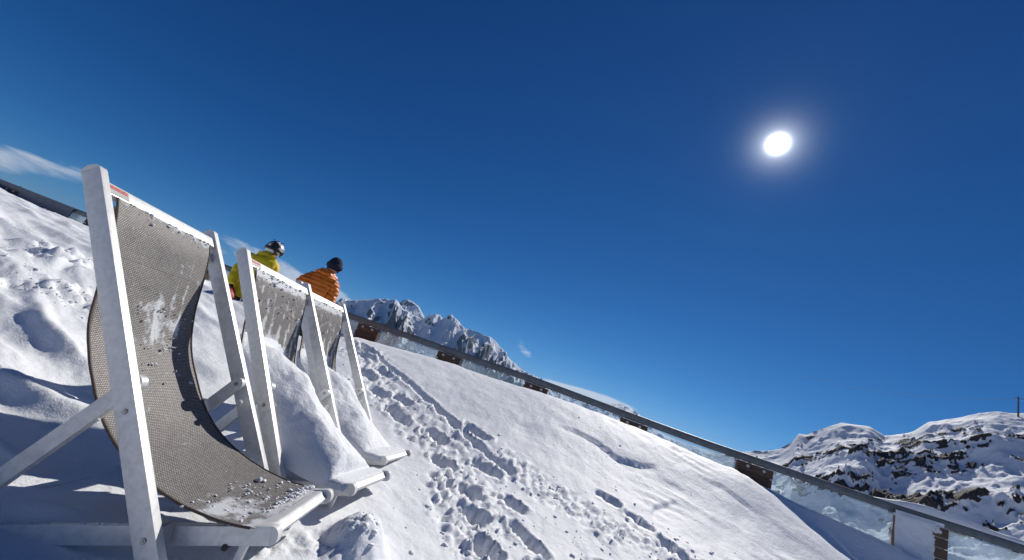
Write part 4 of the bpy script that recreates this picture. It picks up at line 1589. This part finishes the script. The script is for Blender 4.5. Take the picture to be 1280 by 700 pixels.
G_PATH = -0.86
J_OR = dict(pelvis=(0, 0, .95), waist=(0, .005, 1.12), chest=(0.005, .02, 1.30), neck=(.02, .05, 1.47), jaw=(.03, .08, 1.55), brow=(.035, .09, 1.635), top=(.036, .085, 1.70), face=(.05, 1, -.1),
            hipl=(-.09, 0, .88), kneel=(-.11, .03, .49), anklel=(-.12, -.02, .10), toel=(-.14, .13, .045), hipr=(.09, 0, .88), kneer=(.10, .03, .49), ankler=(.12, -.02, .10), toer=(.15, .13, .045),
            shl=(-.165, .02, 1.375), ell=(-.225, -.09, 1.22), wrl=(-.19, .15, 1.24), hal=(-.165, .22, 1.25), shr=(.175, .02, 1.36), elr=(.235, -.02, 1.10), wrr=(.225, .04, .885), har=(.22, .06, .82))
make_person((-2.40, 5.38, G_PATH), 0.12, 0.985, 'person in a quilted orange jacket and dark beanie seen from behind at the fence', J_OR, M['orange'], M['dark_pants'], beanie_gear, M['navy'], quilt=0.010)
J_YE = dict(pelvis=(0, -.01, .92), waist=(0, .01, 1.08), chest=(0, .045, 1.25), neck=(.015, .09, 1.41), jaw=(.03, .13, 1.47), brow=(.035, .145, 1.555), top=(.036, .14, 1.62), face=(.12, 1, -.15),
            hipl=(-.09, 0, .86), kneel=(-.11, .05, .48), anklel=(-.12, -.02, .10), toel=(-.14, .13, .045), hipr=(.09, 0, .86), kneer=(.10, .05, .48), ankler=(.12, -.02, .10), toer=(.15, .13, .045),
            shl=(-.155, .03, 1.31), ell=(-.205, -.11, 1.06), wrl=(-.15, -.21, .86), hal=(-.12, -.235, .785), shr=(.155, .04, 1.31), elr=(.225, .05, 1.06), wrr=(.18, .24, .98), har=(.14, .30, .98))
make_person((-3.20, 5.32, G_PATH + 0.03), 0.40, 0.955, 'person in a bright yellow ski jacket, white helmet and red mittens seen from behind', J_YE, M['yellow'], M['dark_pants'], helmet_gear, M['red_glove'], mitten=True, hood=True)

# ------------------------------------------------------------------ on the rocky hill
bpy.context.view_layer.update()
HILL_OB = bpy.data.objects['rocky_hill']


def hill_hit(az, r):
    x, y = r * math.sin(R(az)), r * math.cos(R(az))
    ok, p, n, _ = HILL_OB.ray_cast(Vector((x, y, 200)), Vector((0, 0, -1)))
    return p if ok else Vector((x, y, 0))


def build_mast():
    p = hill_hit(55.1, 168)
    root = empty('cable_mast', p)
    tag(root, 'lone dark pole with a thin wire standing on the skyline of the rocky hill', 'utility pole')
    bm = bmesh.new()
    add_cyl(bm, (0, 0, -1.0), (0, 0, 5.4), .20, .13, 12)
    bm_obj('pole', bm, M['pole'], root, autosmooth=40)
    bm = bmesh.new()
    add_box(bm, (0, 0, 4.9), (.55, -.4, 0), (.04, .055, 0), (0, 0, .06))
    bm_obj('cross_arm', bm, M['pole'], root)
    for sg in (-1, 1):
        bm = bmesh.new()
        add_cyl(bm, (.5 * sg, -.36 * sg, 4.96), (.5 * sg, -.36 * sg, 5.15), .06, .045, 8)
        bm_obj('insulator', bm, M['wire'], root)
    e = Vector((60 * 0 - 5.5, 4.0, -2.6))
    for k, (end, sag) in enumerate(((Vector((-30, 36, -4.5)), 2.2), (Vector((26, -30, 1.0)), 1.6))):
        bm = bmesh.new()
        prev = None
        s0 = Vector((0, 0, 4.6))
        for i in range(13):
            t = i / 12
            c = s0 * (1 - t) + (s0 + end) * t - Vector((0, 0, sag * 4 * t * (1 - t)))
            if prev is not None:
                add_cyl(bm, prev, c, .03, None, 5, False)
            prev = c
        bm_obj('wire', bm, M['wire'], root)


build_mast()
J_SK = dict(J_OR)
_p = hill_hit(47.67, 118)
J_SK.update(face=(0, 1, 0))
make_person(_p, -0.6, 1.0, 'tiny dark figure of a skier far off on the snowy slope of the rocky hill', J_SK, M['dark_pants'], M['dark_pants'], beanie_gear, M['black'])

# ------------------------------------------------------------------ thin mountain air
def build_haze():
    bm = bmesh.new()
    add_box(bm, (0, 0, 140), (15000, 0, 0), (0, 15000, 0), (0, 0, 640))
    m = bpy.data.materials.new('mountain_air')
    m.use_nodes = True
    nt = m.node_tree
    nt.nodes.clear()
    out = nt.nodes.new('ShaderNodeOutputMaterial')
    v = nt.nodes.new('ShaderNodeVolumePrincipled')
    v.inputs['Color'].default_value = (0.26, 0.52, 0.90, 1)
    v.inputs['Density'].default_value = 3.2e-5
    v.inputs['Anisotropy'].default_value = 0.3
    nt.links.new(v.outputs[0], out.inputs['Volume'])
    o = bm_obj('haze', bm, m)
    o['kind'] = 'stuff'


build_haze()
